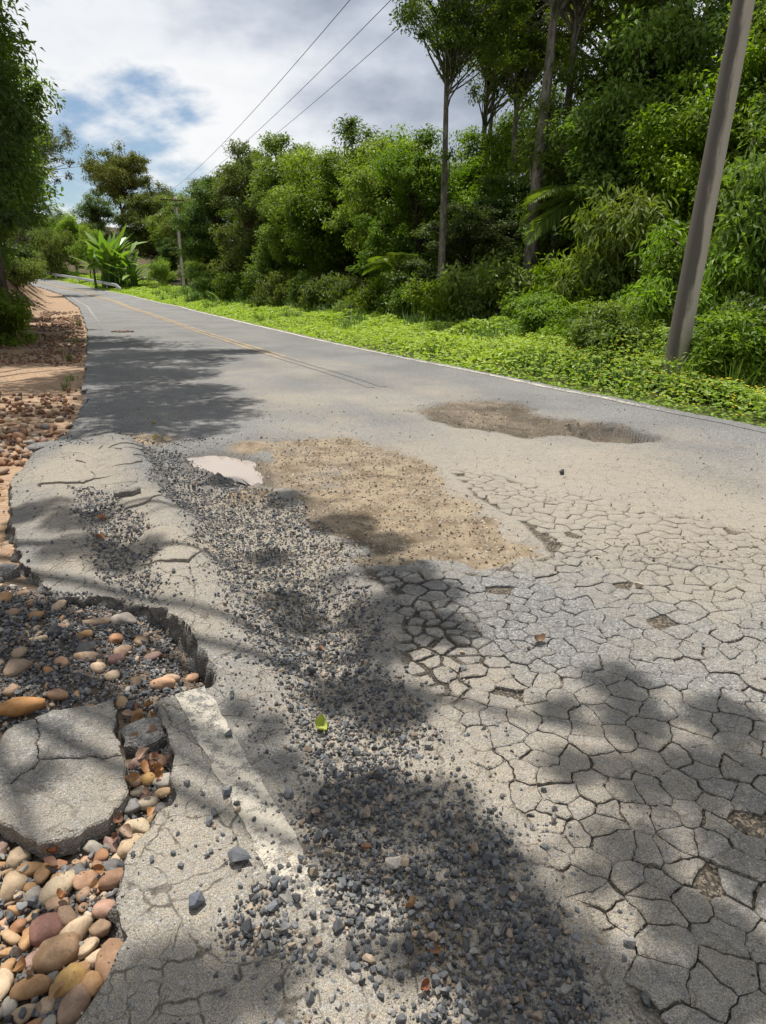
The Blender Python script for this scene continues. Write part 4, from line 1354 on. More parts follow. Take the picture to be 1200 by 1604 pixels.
# the far shoulder: the same stones, too many and too small to tell apart
nfar = 5200
fy_ = 6.5 + (46 - 6.5) * prng.random(nfar) ** 1.9
fx_ = LINE_L(fy_) - 0.75 - 3.4 * prng.random(nfar)
fm = (edge_dist(fx_, fy_) < -0.05) & (fbm(fx_ * .5, fy_ * .35, 811, 3) > -0.12 - 0.3 * (fy_ < 11)) & (np.abs(fx_) < 0.62 * fy_ + 0.5)
fx_, fy_ = fx_[fm], fy_[fm]
fs = prng.uniform(.022, .055, len(fx_)) * (1 + fy_ * 0.012)
fcol = np.array([PAL[k][0] for k in prng.choice(len(PAL), len(fx_), p=_pw)]) * prng.uniform(.38, .75, (len(fx_), 1)) * np.array([[1.0, .86, .82]])
fb = scatter_mesh(np.stack([fx_, fy_, ground_z(fx_, fy_)], 1), fs, fcol, CHIPS, prng, 0.3)
for V, T, A in zip(fb.V, fb.T, fb.A):
    mass_b.V.append(V); mass_b.T.append(T + mass_b.n); mass_b.A.append(A)
mass_b.n += fb.n
tag(put("pebbles", mass_b.mesh("pebbles", M_CHIP, True, 'Col')), 'reddish brown pebbles covering the shoulder along the road edge', 'pebbles', kind='stuff')

# ------------------------------------------------------------------ dead leaves
def mat_dry(name):
    m, b = new_mat(name)
    col = b.n('ShaderNodeObjectInfo').outputs['Color']
    oc = b.n('ShaderNodeTexCoord').outputs['Object']
    n = b.noise(oc, 3.0, 5.0)
    cc_ = b.mix(b.math('MULTIPLY', n, 0.7), col, b.mix(1.0, col, c3(.45, .4, .4), 'MULTIPLY'))
    p = b.n('ShaderNodeBsdfPrincipled', Base_Color=cc_, Roughness=0.6)
    t = b.n('ShaderNodeBsdfTranslucent', Color=cc_)
    mx = b.n('ShaderNodeMixShader', Fac=0.2)
    b.put(mx, 1, p.outputs[0]); b.put(mx, 2, t.outputs[0])
    b.n('ShaderNodeOutputMaterial', Surface=mx.outputs[0])
    return m


M_DRY = mat_dry("dry_leaf")


def dry_leaf_mesh(rng):
    nl, nw = 9, 5
    V = []; curl = rng.uniform(0.8, 3.0); cup = rng.uniform(0.8, 2.4); tw = rng.uniform(-.8, .8)
    for i in range(nl):
        t = i / (nl - 1)
        wd = 0.36 * math.sin(math.pi * min(1, t * 0.94 + 0.06)) ** 0.8
        for j in range(nw):
            s = (j / (nw - 1) - .5) * 2
            a = (t - .5) * curl
            z = (1 - math.cos(a)) * .7 + cup * wd * wd * s * s * 1.4 + tw * s * wd * (t - .5)
            V.append((math.sin(a) / max(curl, .3), s * wd * (1 - .25 * cup * abs(s) * .5), z + .02 * math.sin(9 * t + 3 * s)))
    n = len(V)
    F_ = []
    for i in range(nl - 1):
        for j in range(nw - 1):
            a = i * nw + j
            F_.append((a, a + 1, a + nw + 1, a + nw))
    st = [(V[2][0], 0, V[2][2]), (V[2][0] - .25, .03, V[2][2] + .05), (V[2][0] - .25, -.0, V[2][2] + .06)]
    V += st; F_.append((n, n + 1, n + 2))
    return mk_mesh("dry_leaf", V, F_, M_DRY, True)


lrng = np.random.default_rng(53)
DRY = [dry_leaf_mesh(lrng) for _ in range(8)]
LEAFC = [(.34, .16, .055), (.40, .22, .09), (.26, .10, .045), (.20, .10, .06), (.45, .28, .13), (.33, .22, .15)]


def dry_leaf(x, y, s, label, col=None, grp='dead leaves on the shoulder', name="dry_leaf", dz=0.012):
    z = float(top_z([x], [y])[0]) + dz
    o = put(name, DRY[int(lrng.integers(0, 8))], None, (x, y, z), (lrng.normal(0, .35), lrng.normal(0, .35), lrng.uniform(0, 6.28)), s)
    o.color = (*(col or LEAFC[int(lrng.integers(0, 6))]), 1)
    tag(o, label, 'leaf', grp)


CWL = ['rust-brown', 'tan', 'dark red-brown', 'dark brown', 'pale tan', 'pale brown']
for k in range(34):
    t = lrng.random()
    if k < 24:
        y = 1.68 + 0.72 * t; x = np.interp(y, [1.68, 1.9, 2.2, 2.4], [-.80, -.79, -.92, -.98]) + lrng.normal(0, .045)
        tx = 'curled in the slab gap'
    else:
        y = 1.2 + .5 * t; x = -0.78 - 0.35 * lrng.random(); tx = 'on the river-stone heap'
    if edge_dist(np.array([x]), np.array([y]))[0] > -0.01:
        x -= 0.05
    ci = int(lrng.integers(0, 6))
    dry_leaf(x, y, lrng.uniform(.035, .07), f"{CWL[ci]} dead leaf {tx}", LEAFC[ci], dz=0.045)
for (x, y, s, col, lb) in [(-1.98, 4.55, .10, (.50, .24, .10), 'orange ribbed dead leaf on the hollow of the heaved edge, farther one'), (-1.86, 4.2, .10, (.48, .23, .10), 'orange ribbed dead leaf on the hollow of the heaved edge, nearer one'),
                           (0.08, 1.42, .07, (.38, .20, .09), 'tan broken dead leaf on the bare patch beside the gravel spill'), (0.13, 1.30, .05, (.42, .17, .06), 'orange torn dead leaf on the gravel spill near the bottom'),
                           (0.10, 1.20, .05, (.36, .13, .06), 'red-brown torn dead leaf at the bottom of the gravel spill'), (-0.05, 1.62, .06, (.30, .16, .08), 'small brown dead leaf in the gravel beside the white line'),
                           (-2.5, 7.35, .10, (.50, .38, .05), 'yellow fallen leaf near the puddle'), (-2.75, 8.1, .1, (.52, .42, .06), 'yellow fallen leaf on the shaded cracked asphalt'), (-0.3, 2.9, .06, (.36, .2, .1), 'brown dead leaf on the gravel pit slope')]:
    dry_leaf(x, y, s * .75, lb, tuple(.8 * v for v in col), 'dead leaves on the road', dz=0.012)
dry_leaf(-0.245, 2.22, .085, 'fresh yellow-green leaf lying at the edge of the gravel band', (.36, .42, .05), 'dead leaves on the road', "fallen_leaf", 0.016)
dry_leaf(0.73, 2.86, .075, 'brown leaf stuck in a crack of the crazed asphalt', (.20, .12, .07), 'dead leaves on the road')
for k, (x, y) in enumerate([(-9.3, 25.0)]):
    bg_ = Bag()
    for i in range(26):
        a = lrng.uniform(0, 6.28); r = lrng.uniform(0, .42)
        V, T = CHIPS[i % 10]
        bg_.add(V * np.array([.12, .09, .05]) * lrng.uniform(.6, 1.3) + np.array([r * math.cos(a) * 1.3, r * math.sin(a), .04]), T)
    o = put("dirt_clod", bg_.mesh("dirt_clod", mat_simple("clod_earth", c3(.10, .06, .035), c3(.17, .10, .06), 12), False), None, (x + .1, y, float(road_z(x + .1, y)[0])), None, .75)
    tag(o, 'brown crumbled clod of earth on the far lane by the left line', 'clod')

# ================================================================== VEGETATION
def unit(v):
    return v / (np.linalg.norm(v, axis=-1, keepdims=True) + 1e-9)


def leaves(C, D, N, L, W, tone, fold=0.16):
    """pointed leaves: two triangles each, folded along the midrib"""
    D = unit(D); S = unit(np.cross(D, N)); N = np.cross(S, D)
    L = L[:, None]; W = W[:, None]
    base = C - D * L * 0.5; tip = C + D * L * 0.5 - N * L * 0.10
    mid = C - D * L * 0.06
    a = mid + S * W * 0.5 + N * W * fold; b_ = mid - S * W * 0.5 + N * W * fold
    V = np.stack([base, a, tip, b_], 1).reshape(-1, 3)
    i = np.arange(len(C))[:, None] * 4
    T = np.concatenate([np.concatenate([i, i + 1, i + 2], 1), np.concatenate([i, i + 2, i + 3], 1)])
    return V, T, np.repeat(tone, 4)


def clump_leaves(rng, clumps, per, L, aspect=0.45, flat=0.62, droop=0.35, upn=0.9):
    c = np.asarray(clumps)
    per_i = np.maximum(6, (per * (c[:, 3] / c[:, 3].mean()) ** 2).astype(int))
    k = np.repeat(np.arange(len(c)), per_i)
    n = len(k)
    u = unit(rng.normal(0, 1, (n, 3)))
    rad = c[k, 3] * 1.25 * rng.random(n) ** 0.72
    an = rng.uniform(.55, 1.45, (len(c), 3))
    C = c[k, :3] + u * rad[:, None] * np.array([1, 1, flat]) * an[k]
    D = unit(u * np.array([1, 1, .5]) * 0.9 + rng.normal(0, .55, (n, 3)) + np.array([0, 0, -droop]))
    N = unit(np.array([0, 0, upn]) + u * 0.45 + rng.normal(0, .45, (n, 3)))
    Ls = L * rng.uniform(.6, 1.25, n)
    ctone = rng.random(len(c))
    tone = np.clip(0.5 * rng.random(n) + 0.5 * ctone[k], 0, 1)
    return leaves(C, D, N, Ls, Ls * aspect * rng.uniform(.8, 1.2, n), tone)


def limb(bag, a, b_, r0, r1, rng, bow=0.12, segs=4, sides=5):
    a, b_ = Vector(a), Vector(b_)
    L = (b_ - a).length
    off = Vector((rng.normal(0, 1), rng.normal(0, 1), rng.uniform(0.2, 1.2))) * bow * L
    pts = []; rr = []
    for i in range(segs + 1):
        t = i / segs
        pts.append(a.lerp(b_, t) + off * (4 * t * (1 - t)) * 0.5); rr.append(r0 + (r1 - r0) * t)
    V, T = tube(pts, rr, sides, False)
    bag.add(V, T)


def crown_clumps(rng, n, center, rx, rz, cr, shell=0.38, zmin=None, lobes=5):
    """clump centres through an uneven crown volume made of overlapping lobes"""
    out = []
    lob = [(unit(rng.normal(0, 1, 3)) * np.array([rx, rx, rz]) * 0.62, rng.uniform(.34, .58)) for _ in range(lobes + 3)] + [(np.zeros(3), 0.62)]
    while len(out) < n:
        lc, ls = lob[int(rng.integers(0, len(lob)))]
        u = unit(rng.normal(0, 1, 3))
        p = np.array(center) + lc + u * np.array([rx, rx, rz]) * ls * rng.random() ** shell
        if zmin is not None and p[2] < zmin:
            continue
        out.append((*p, cr * rng.uniform(.6, 1.25)))
    return out


def make_tree(seed, h, trunk_r, crown_c, rx, rz, n, cr, per, L, mat, bark=None, zmin=1.2, lean=(0, 0), aspect=0.45, flat=0.62, droop=0.35, fork=0, extra=None, limbs=1.0, shell=0.38):
    """returns (trunk mesh, crown mesh)"""
    rng = np.random.default_rng(seed)
    cl = crown_clumps(rng, n, crown_c, rx, rz, cr, shell, zmin)
    if extra:
        cl += extra
    bag = Bag()
    top = crown_c[2] + 0.35 * rz
    path = []; rr = []
    segs = 9
    w1, w2 = rng.normal(0, .10, 2)
    for i in range(segs + 1):
        t = i / segs
        path.append((lean[0] * t + crown_c[0] * t + w1 * math.sin(5 * t) * h * .05, lean[1] * t + crown_c[1] * t + w2 * math.sin(4 * t + 1) * h * .05, -0.3 + (top + .3) * t))
        rr.append(trunk_r * (1.25 - t if t < .12 else 1.13 - .95 * t))
    V, T = tube(path, [max(.02, r) for r in rr], 9, False)
    bag.add(V, T)
    pth = np.array(path)
    for q in cl:
        if rng.random() > limbs:
            continue
        zt = min(top * 0.98, max(0.25 * h * (0 if zmin < .5 else 1), q[2] - rng.uniform(.25, .6) * rz * .9))
        a = [np.interp(zt, pth[:, 2], pth[:, i]) for i in range(2)] + [zt]
        limb(bag, a, q[:3], trunk_r * rng.uniform(.16, .3), .012, rng)
    if fork:
        limb(bag, pth[int(segs * .45)], (pth[-1][0] + fork, pth[-1][1] + .5, top * .97), trunk_r * .62, trunk_r * .15, rng, .03, 6, 7)
    tm = bag.mesh("trunk", bark or M_BARKD, True)
    V, T, tone = clump_leaves(rng, cl, per, L, aspect, flat, droop)
    cm = mk_mesh("crown", V, T, mat, False, fattr={'tone': tone})
    return tm, cm


def tree_thing(name, meshes, loc, scale, rz, label, cat, group, parts=("trunk", "crown"), zoff=None):
    z = float(ground_z(np.array([loc[0]]), np.array([loc[1]]))[0]) - 0.05 if zoff is None else zoff
    e = empty(name, (loc[0], loc[1], z), rz, 1.0)
    e.scale = scale if hasattr(scale, '__len__') else (scale,) * 3
    tag(e, label, cat, group)
    for nm, me in zip(parts, meshes):
        put(nm, me, e)
    return e


T_DENSE = [make_tree(s, 9, .17, (0, 0, 4.9), 3.1, 4.3, 165, .62, 255, .175, M_LEAF[m], zmin=.5) for s, m in ((1, 'forest'), (2, 'light'), (3, 'dark'))]
T_ROUND = [make_tree(s, 10, .2, (0, 0, 6.9), 3.5, 3.1, 140, .68, 260, .18, M_LEAF[m], zmin=2.6) for s, m in ((11, 'forest'), (12, 'light'), (13, 'olive'))]
T_TALL = [make_tree(s, 18, .2 if s == 21 else .27, (0, 0, 13.4), 4.3, 3.8, 135, .55, 165, .17, M_LEAF[m], M_BARK, zmin=9.0, fork=f,
                    extra=[(x * .6, y * .6, z, .55) for x, y, z in np.random.default_rng(s).uniform((-1, -1, 6), (1, 1, 12), (6, 3))]) for s, m, f in ((21, 'forest', 0), (22, 'forest', 1.8))]
T_AIRY = [make_tree(31, 13, .15, (5.5, 0, 10.8), 3.4, 3.6, 46, .62, 120, .24, M_LEAF['pale'], M_BARK, zmin=4.5, flat=.8)]
S_BUSH = [make_tree(s, 2.2, .035, (0, 0, 1.0), 1.15, 1.05, 46, .36, 150, .135, M_LEAF[m], zmin=.08, aspect=a) for s, m, a in ((41, 'forest', .42), (42, 'light', .36), (43, 'light', .5), (44, 'dark', .45))]
S_LUSH = [make_tree(s, 2.6, .03, (0, 0, 1.3), 1.2, 1.35, 54, .34, 120, .17, M_LEAF[m], zmin=.1, aspect=.27, droop=.6) for s, m in ((46, 'light'), (47, 'forest'))]

vrng = np.random.default_rng(61)


def X_at(px, y):
    return (px - 600) / 1138.0 * y


GT = 'trees of the roadside forest'
TREES = [
    # px, y, kind, variant, width scale, height (m), label
    (345, 64, 'D', 2, 1.25, 13.2, 'dark dense tree at the left end of the forest, right of the far pole'),
    (392, 56, 'D', 0, 1.2, 13.0, 'round-crowned forest tree right of the dark tree near the far pole'),
    (455, 50, 'D', 0, 1.3, 12.4, 'dense leafy tree left of the middle of the low forest'),
    (515, 47, 'D', 1, 1.25, 12.2, 'light green round tree topping the low forest under the power lines'),
    (560, 42, 'D', 0, 1.2, 11.9, 'broad leafy tree in the middle of the forest front'),
    (612, 37, 'D', 1, 1.05, 10.7, 'bright broad-leaved tree left of the slender pale trunk'),
    (650, 33, 'D', 0, .9, 9.2, 'green tree in front of the slender pale trunk'),
    (692, 27.5, 'T', 0, .8, 15.5, 'slender tree with a straight pale trunk standing apart against the sky'),
    (838, 24.8, 'T', 1, .95, 17.5, 'tall tree with a thick mottled grey trunk forking high up'),
    (872, 25.8, 'T', 0, .95, 18.5, 'tall tree leaning beside the mottled forked trunk'),
    (735, 29, 'D', 2, .75, 6.2, 'dark low tree at the foot of the slender pale trunk'),
    (775, 36, 'D', 1, 1.0, 11.5, 'yellowish leafy tree between the pale trunk and the mottled trunk'),
    (815, 31, 'D', 2, .9, 8.0, 'shaded tree directly left of the mottled trunk'),
    (925, 28, 'D', 2, .8, 9.0, 'shaded dense tree right of the mottled trunk'),
    (960, 25, 'D', 0, 1.1, 12.5, 'deep green tree midway between the mottled trunk and the leaning pole'),
    (1030, 23, 'D', 0, 1.05, 12.5, 'dense tree just left of the leaning concrete pole'),
    (1085, 25, 'T', 1, 1.0, 17.5, 'tall dark tree behind the leaning concrete pole'),
    (1130, 19.5, 'D', 1, .85, 9.5, 'leafy tree right behind the leaning pole at the frame border'),
    (1215, 19, 'D', 0, 1.0, 11.5, 'round tree at the right border of the picture'),
    (1300, 17, 'D', 1, 1.0, 11, 'light green tree half outside the right border'),
    (1000, 34, 'T', 1, 1.15, 20, 'tall dark tree behind the trees left of the leaning pole'),
    (1160, 30, 'T', 0, 1.15, 19, 'tall tree towering at the upper right corner'),
    (940, 37, 'T', 1, 1.15, 20, 'tall dark tree behind the leaning neighbour of the mottled trunk'),
    (1270, 27, 'T', 1, 1.1, 19, 'tall dark tree beyond the right border'),
    (748, 37, 'T', 1, .9, 16.5, 'light-crowned tall tree in the gap right of the slender pale trunk'),
    (795, 34, 'T', 0, .95, 17.5, 'tall tree filling the gap left of the mottled trunk'),
    (600, 46, 'D', 1, 1.2, 12.6, 'light tree behind the bright broad-leaved one'),
    (500, 58, 'D', 1, 1.3, 14.0, 'light tree crown above the left part of the low forest'),
    (425, 62, 'D', 0, 1.25, 14.5, 'green tree crown above the far shrubs, left of the low forest middle'),
    (725, 46, 'D', 1, 1.2, 12.0, 'light green tree seen through the gap behind the pale trunk'),
    (640, 58, 'D', 0, 1.3, 13.5, 'background tree behind the low forest left of the pale trunk'),
    (830, 55, 'D', 0, 1.5, 17, 'background tree behind the mottled trunk'),
    (920, 52, 'D', 2, 1.5, 17, 'dark background tree filling the forest right of the mottled trunk'),
    (1040, 48, 'D', 2, 1.5, 17, 'dark background tree filling the forest behind the leaning pole'),
    (1160, 45, 'D', 2, 1.5, 17, 'dark background tree filling the forest in the right corner'),
    (560, 70, 'D', 1, 1.5, 16, 'light background tree under the power lines'),
    (470, 76, 'D', 0, 1.6, 16.5, 'background tree behind the left part of the low forest'),
    (400, 88, 'D', 0, 1.6, 17.5, 'background tree behind the dark tree near the far pole'),
    (325, 98, 'D', 0, 1.5, 15, 'hazy green tree behind the far pole'),
    (288, 104, 'D', 1, 1.4, 15.0, 'light green tree just left of the far pole'),
    (248, 112, 'D', 0, 1.7, 16.5, 'green tree above the right side of the broad-leaved plant'),
    (200, 114, 'R', 2, 1.6, 19.5, 'tall yellow-green tree with rusty top above the broad-leaved plant'),
    (160, 120, 'D', 0, 1.6, 15.0, 'green tree behind the guardrail left of the rusty-topped tree'),
    (120, 116, 'D', 1, 1.3, 11, 'light tree above the left end of the guardrail'),
    (90, 126, 'D', 0, 1.6, 13, 'green tree at the far end of the road'),
    (45, 130, 'D', 2, 1.5, 14, 'dark tree at the far end of the road behind the bank'),
    (262, 99, 'D', 2, .8, 8, 'dark low tree beside the far pole'),
    (310, 88, 'D', 0, .7, 6.5, 'low green tree right of the far pole'),
]
KT = {'D': T_DENSE, 'R': T_ROUND, 'T': T_TALL}
NAT = {'D': 10.9, 'R': 10.2, 'T': 17.4}
for (px, y, k, v, s, zs, lb) in TREES:
    tree_thing("forest_tree", KT[k][v], (X_at(px, y), y), (s, s, zs / NAT[k]), vrng.uniform(0, 6.28), lb, 'tree', GT)

GL = 'trees on the left bank'
LEFT = [
    (-12.4, 23.0, 'R', 0, 1.35, 1.25, 'big dark tree overhanging the top left corner'),
    (-12.0, 19.6, 'D', 2, 1.05, 1.0, 'dark dense tree at the left border beside the shoulder'),
    (-14.2, 25.5, 'D', 0, 1.15, 1.15, 'dense tree on the left bank below the overhanging crown'),
    (-16.2, 30.5, 'D', 1, 1.05, .85, 'bright green bushy tree on the left bank'),
    (-20.6, 37, 'D', 2, 1.1, .95, 'dark tree on the left bank beyond the bright bushy one'),
    (-25.6, 46, 'D', 0, 1.15, .9, 'green tree on the left bank before the bend'),
    (-31.6, 57, 'D', 0, 1.1, .8, 'green tree on the left bank near the bend'),
    (-40.8, 73, 'D', 0, 1.1, .8, 'farthest green tree on the left bank at the bend'),
]
for (x, y, k, v, s, zs, lb) in LEFT:
    tree_thing("bank_tree", KT[k][v], (x, y), (s, s, s * zs), vrng.uniform(0, 6.28), lb, 'tree', GL)
tree_thing("airy_tree", T_AIRY[0], (-40.5, 78), (1.1, 1.1, 1.0), 0.0, 'thin pale-leaved tree with sparse crown rising against the clouds on the left', 'tree', GL)

# ------------------------------------------------------------------ the trees whose boughs reach over the road and shade it
SHADE_NEAR = [(-1.41, 5.83, 0.25), (-0.76, 5.2, 0.25), (-0.28, 4.67, 0.3), (-0.04, 4.27, 0.3), (0.08, 3.75, 0.3), (0.23, 3.44, 0.28), (0.28, 3.0, 0.25), (0.0, 3.17, 0.3), (-2.58, 4.75, 0.35), (-2.15, 4.5, 0.3), (-1.92, 4.0, 0.3), (-1.56, 3.86, 0.3), (-0.75, 4.1, 0.2), (-0.55, 3.45, 0.2), (-0.43, 3.17, 0.2), (-0.11, 2.49, 0.2), (0.05, 2.36, 0.2), (0.0, 2.84, 0.2), (-0.21, 2.47, 0.16), (-0.15, 1.83, 0.16), (0.0, 1.86, 0.18), (0.16, 1.79, 0.18), (0.27, 1.64, 0.17), (0.36, 1.51, 0.15), (0.42, 1.38, 0.15), (0.48, 1.29, 0.15), (0.55, 1.18, 0.15), (0.17, 1.42, 0.12), (0.26, 1.27, 0.15), (0.37, 1.15, 0.2), (0.06, 1.27, 0.1), (0.71, 2.33, 0.14), (1.0, 2.52, 0.2), (0.99, 2.25, 0.2), (1.33, 2.25, 0.22), (0.67, 1.99, 0.15), (0.97, 1.9, 0.25), (1.22, 1.93, 0.25), (0.76, 1.62, 0.18), (1.08, 1.57, 0.2), (0.6, 1.51, 0.1), (0.84, 1.36, 0.18), (0.9, 1.21, 0.2), (0.71, 1.13, 0.18), (0.78, 1.46, 0.12), (-0.46, 1.21, 0.18), (-0.61, 1.18, 0.18), (-0.31, 1.22, 0.14), (-0.51, 1.12, 0.2), (-0.79, 1.12, 0.2), (-0.44, 2.21, 0.12), (-0.58, 2.33, 0.1), (-0.34, 2.03, 0.1), (-1.21, 1.99, 0.12), (-0.85, 1.18, 0.15), (-1.52, 2.9, 0.2), (-1.87, 3.17, 0.3)]
SHADE_FAR = [(-6.22, 16.17, 1.0), (-5.42, 16.93, 1.2), (-4.3, 17.42, 1.0), (-3.5, 17.42, 0.7), (-4.69, 12.69, 0.8), (-4.0, 13.15, 0.9), (-2.88, 11.08, 0.6), (-3.49, 10.41, 0.7), (-2.61, 9.29, 0.7), (-2.07, 8.79, 0.5), (-3.66, 9.29, 0.6), (-2.85, 8.16, 0.5), (-2.31, 7.61, 0.4), (-5.67, 13.68, 0.8), (-2.11, 9.81, 0.4), (-7.41, 16.17, 1.2), (-5.92, 11.82, 1.0), (-8.45, 16.17, 1.5), (-4.7, 9.29, 0.8), (-4.37, 7.97, 0.7), (-9.2, 18.68, 1.5), (-3.4, 9.29, 0.7), (-2.02, 7.89, 0.35), (-3.25, 7.61, 0.5)]


S1_POLY = [(-7.2, 18.0), (-3.3, 17.9), (-3.2, 14.0), (-3.35, 12.0), (-2.3, 10.6), (-1.9, 8.6), (-2.2, 7.4), (-3.1, 7.3), (-4.1, 9.1), (-6.2, 13.0)]
SHADE_FAR += [(p[0], p[1], .62) for p in poisson(S1_POLY, lambda q: np.full(len(q), .75), 2500, 77) if sdf(np.array([p[0]]), np.array([p[1]]), S1_POLY)[0] > .1]


def overhang_tree(seed, spots, hfun, base, label, per, L, trunk_r, grow=1.0):
    rng = np.random.default_rng(seed)
    ct = 1 / math.tan(SUN_EL)
    cl = []
    for (x, y, r) in spots:
        h = hfun(x, y) + rng.uniform(-.5, .8)
        cl.append((x + h * ct * math.sin(SUN_AZ), y + h * ct * math.cos(SUN_AZ), h, r * grow))
    cl = np.array(cl)
    zb = float(ground_z(np.array([base[0]]), np.array([base[1]]))[0]) - .2
    bag = Bag()
    hub = np.array([cl[:, 0].mean() * .35 + base[0] * .65, cl[:, 1].mean() * .35 + base[1] * .65, cl[:, 2].mean() - .6])
    path = [(base[0], base[1], zb), (base[0] * .95 + hub[0] * .05, base[1] * .95 + hub[1] * .05, zb + 2), (base[0] * .7 + hub[0] * .3, base[1] * .7 + hub[1] * .3, hub[2] * .6), tuple(hub)]
    V, T = tube(path, [trunk_r * 1.2, trunk_r, trunk_r * .8, trunk_r * .55], 10, False)
    bag.add(V, T)
    # boughs: each reaches the mean of a handful of neighbouring sprays, twigs go on from there
    left = list(range(len(cl)))
    while left:
        i = left[0]
        d = np.hypot(cl[left, 0] - cl[i, 0], cl[left, 1] - cl[i, 1])
        grp = [left[k] for k in np.argsort(d)[:6]]
        mid = cl[grp, :3].mean(0); mid[2] += .15
        limb(bag, hub, mid, trunk_r * .28, .02, rng, .05, 6, 6)
        for g in grp:
            limb(bag, mid, cl[g, :3], .016, .005, rng, .08, 3, 4)
            left.remove(g)
    e = empty("overhanging_tree", (base[0], base[1], zb))
    tag(e, label, 'tree', 'trees overhanging the road')
    off = -np.array([base[0], base[1], zb])
    tm = mk_mesh("trunk", np.concatenate(bag.V) + off, np.concatenate(bag.T), M_BARKD, True)
    k = np.repeat(np.arange(len(cl)), np.maximum(5, (per * cl[:, 3] ** 2).astype(int)))
    n = len(k)
    u = unit(rng.normal(0, 1, (n, 3)))
    C = cl[k, :3] + u * (cl[k, 3] * 1.08 * rng.random(n) ** .5)[:, None] * np.array([1, 1, .5])
    V, T, tone = leaves(C + off, unit(u + rng.normal(0, .6, (n, 3))), unit(np.array([0, .25, .9]) + rng.normal(0, .4, (n, 3))), L * rng.uniform(.6, 1.2, n), L * .45 * rng.uniform(.8, 1.2, n), rng.random(n))
    put("trunk", tm, e)
    put("crown", mk_mesh("crown", V, T, M_LEAF['forest'], False, fattr={'tone': tone}), e)


overhang_tree(71, SHADE_NEAR, lambda x, y: 7.4 + 0.25 * y, (-7.2, 7.5), 'tree rooted outside the picture whose boughs shade the near gravel and asphalt', 8500, .08, .26, .78)
overhang_tree(73, SHADE_FAR, lambda x, y: 8.0 + 0.22 * y, (-12.0, 13.0), 'tree rooted outside the left border whose boughs shade the far left lane', 1300, .15, .3, 1.0)

# ------------------------------------------------------------------ shrubs along the forest front
GS = 'shrubs along the forest front'
SHRUBS = [
    # px, y, family, variant, scale, zscale, label
    (790, 24.5, 'B', 2, 1.5, 1.15, 'rounded glossy shrub lit by the sun in front of the mottled trunk'),
    (715, 26.5, 'B', 1, .9, .8, 'low feathery shrub left of the rounded glossy shrub'),
    (905, 21, 'L', 0, 1.3, 1.05, 'narrow-leaved light shrub right of the rounded glossy shrub'),
    (985, 19.5, 'L', 0, 1.5, 1.4, 'tall drooping light-green shrub left of the leaning pole'),
    (955, 18.5, 'L', 1, .9, .9, 'narrow-leaved shrub before the tall drooping one'),
    (1035, 17, 'B', 1, 1.2, 1.0, 'light shrub touching the left side of the leaning pole'),
    (1140, 15.5, 'B', 2, 1.45, 1.35, 'leafy shrub with yellowing leaves right of the leaning pole'),
    (1205, 14, 'B', 1, 1.35, 1.5, 'dark green shrub at the right border above the flowers'),
    (1130, 12.2, 'B', 0, .72, .62, 'low dark shrub at the foot of the leaning pole'),
    (1235, 12, 'B', 3, .95, .9, 'shaded shrub at the right border behind the flowers'),
    (985, 13.6, 'B', 1, .85, .9, 'low feathery weed bush left of the leaning pole foot'),
    (1082, 12.4, 'B', 2, .7, 1.0, 'small leafy bush hugging the foot of the leaning pole'),
    (1165, 11.2, 'B', 1, .85, .85, 'small dark bush in the flowers at the right border'),
    (930, 16.0, 'L', 0, .9, .8, 'narrow-leaved weed bush at the back of the flowers'),
    (860, 19, 'B', 1, 1.0, .8, 'light weed bush before the glossy shrub'),
    (1105, 14.0, 'L', 0, 1.1, 1.2, 'narrow-leaved bush just right of the leaning pole'),
    (1280, 15, 'L', 0, 1.2, 1.4, 'drooping shrub partly outside the right border'),
    (693, 25.5, 'B', 2, 1.1, 1.2, 'leafy shrub at the foot of the slender pale trunk'),
    (842, 22.6, 'B', 2, 1.0, 1.1, 'leafy shrub hiding the foot of the mottled trunk'),
    (640, 30, 'B', 3, 1.2, 1.3, 'dark shrub at the base of the forest left of the feathery shrub'),
    (665, 27.5, 'B', 3, 1.1, .9, 'dark low shrub in front of the pale trunk'),
    (600, 32, 'B', 0, 1.25, 1.1, 'green shrub below the bright broad-leaved tree'),
    (560, 33, 'B', 0, 1.0, .9, 'small green shrub in front of the forest middle'),
    (520, 37, 'B', 0, 1.3, 1.2, 'green shrub below the forest left of the yellow-green sprout'),
    (480, 40, 'B', 3, 1.2, 1.1, 'dark shrub at the forest foot left of the middle'),
    (445, 44, 'B', 0, 1.4, 1.2, 'green shrub between the far pole and the forest middle'),
    (405, 48, 'B', 3, 1.5, 1.2, 'dark shrub in front of the dark open-trunked tree'),
    (370, 54, 'B', 0, 1.5, 1.2, 'green shrub right of the reddish brush'),
    (338, 60, 'B', 1, 1.3, 1.1, 'light shrub right of the far pole'),
    (318, 74, 'B', 2, 1.2, 1.1, 'leafy shrub just right of the far pole base'),
    (252, 88, 'L', 0, 1.5, 1.2, 'light reedy shrub left of the far pole'),
    (140, 102, 'B', 1, 2.2, 1.6, 'pale bushy shrub behind the guardrail'),
    (90, 110, 'B', 2, 2.4, 1.8, 'green shrub behind the left end of the guardrail'),
    (850, 23.5, 'B', 3, 1.0, 1.1, 'shaded shrub between the glossy shrub and the narrow-leaved one'),
    (870, 27, 'L', 1, 1.3, 1.5, 'tall shaded shrub at the foot of the mottled trunk'),
    (750, 29, 'L', 1, 1.2, 1.3, 'shaded drooping shrub behind the glossy shrub'),
    (1080, 19, 'L', 0, 1.3, 1.5, 'tall light shrub behind the leaning pole'),
]
KS = {'B': S_BUSH, 'L': S_LUSH}
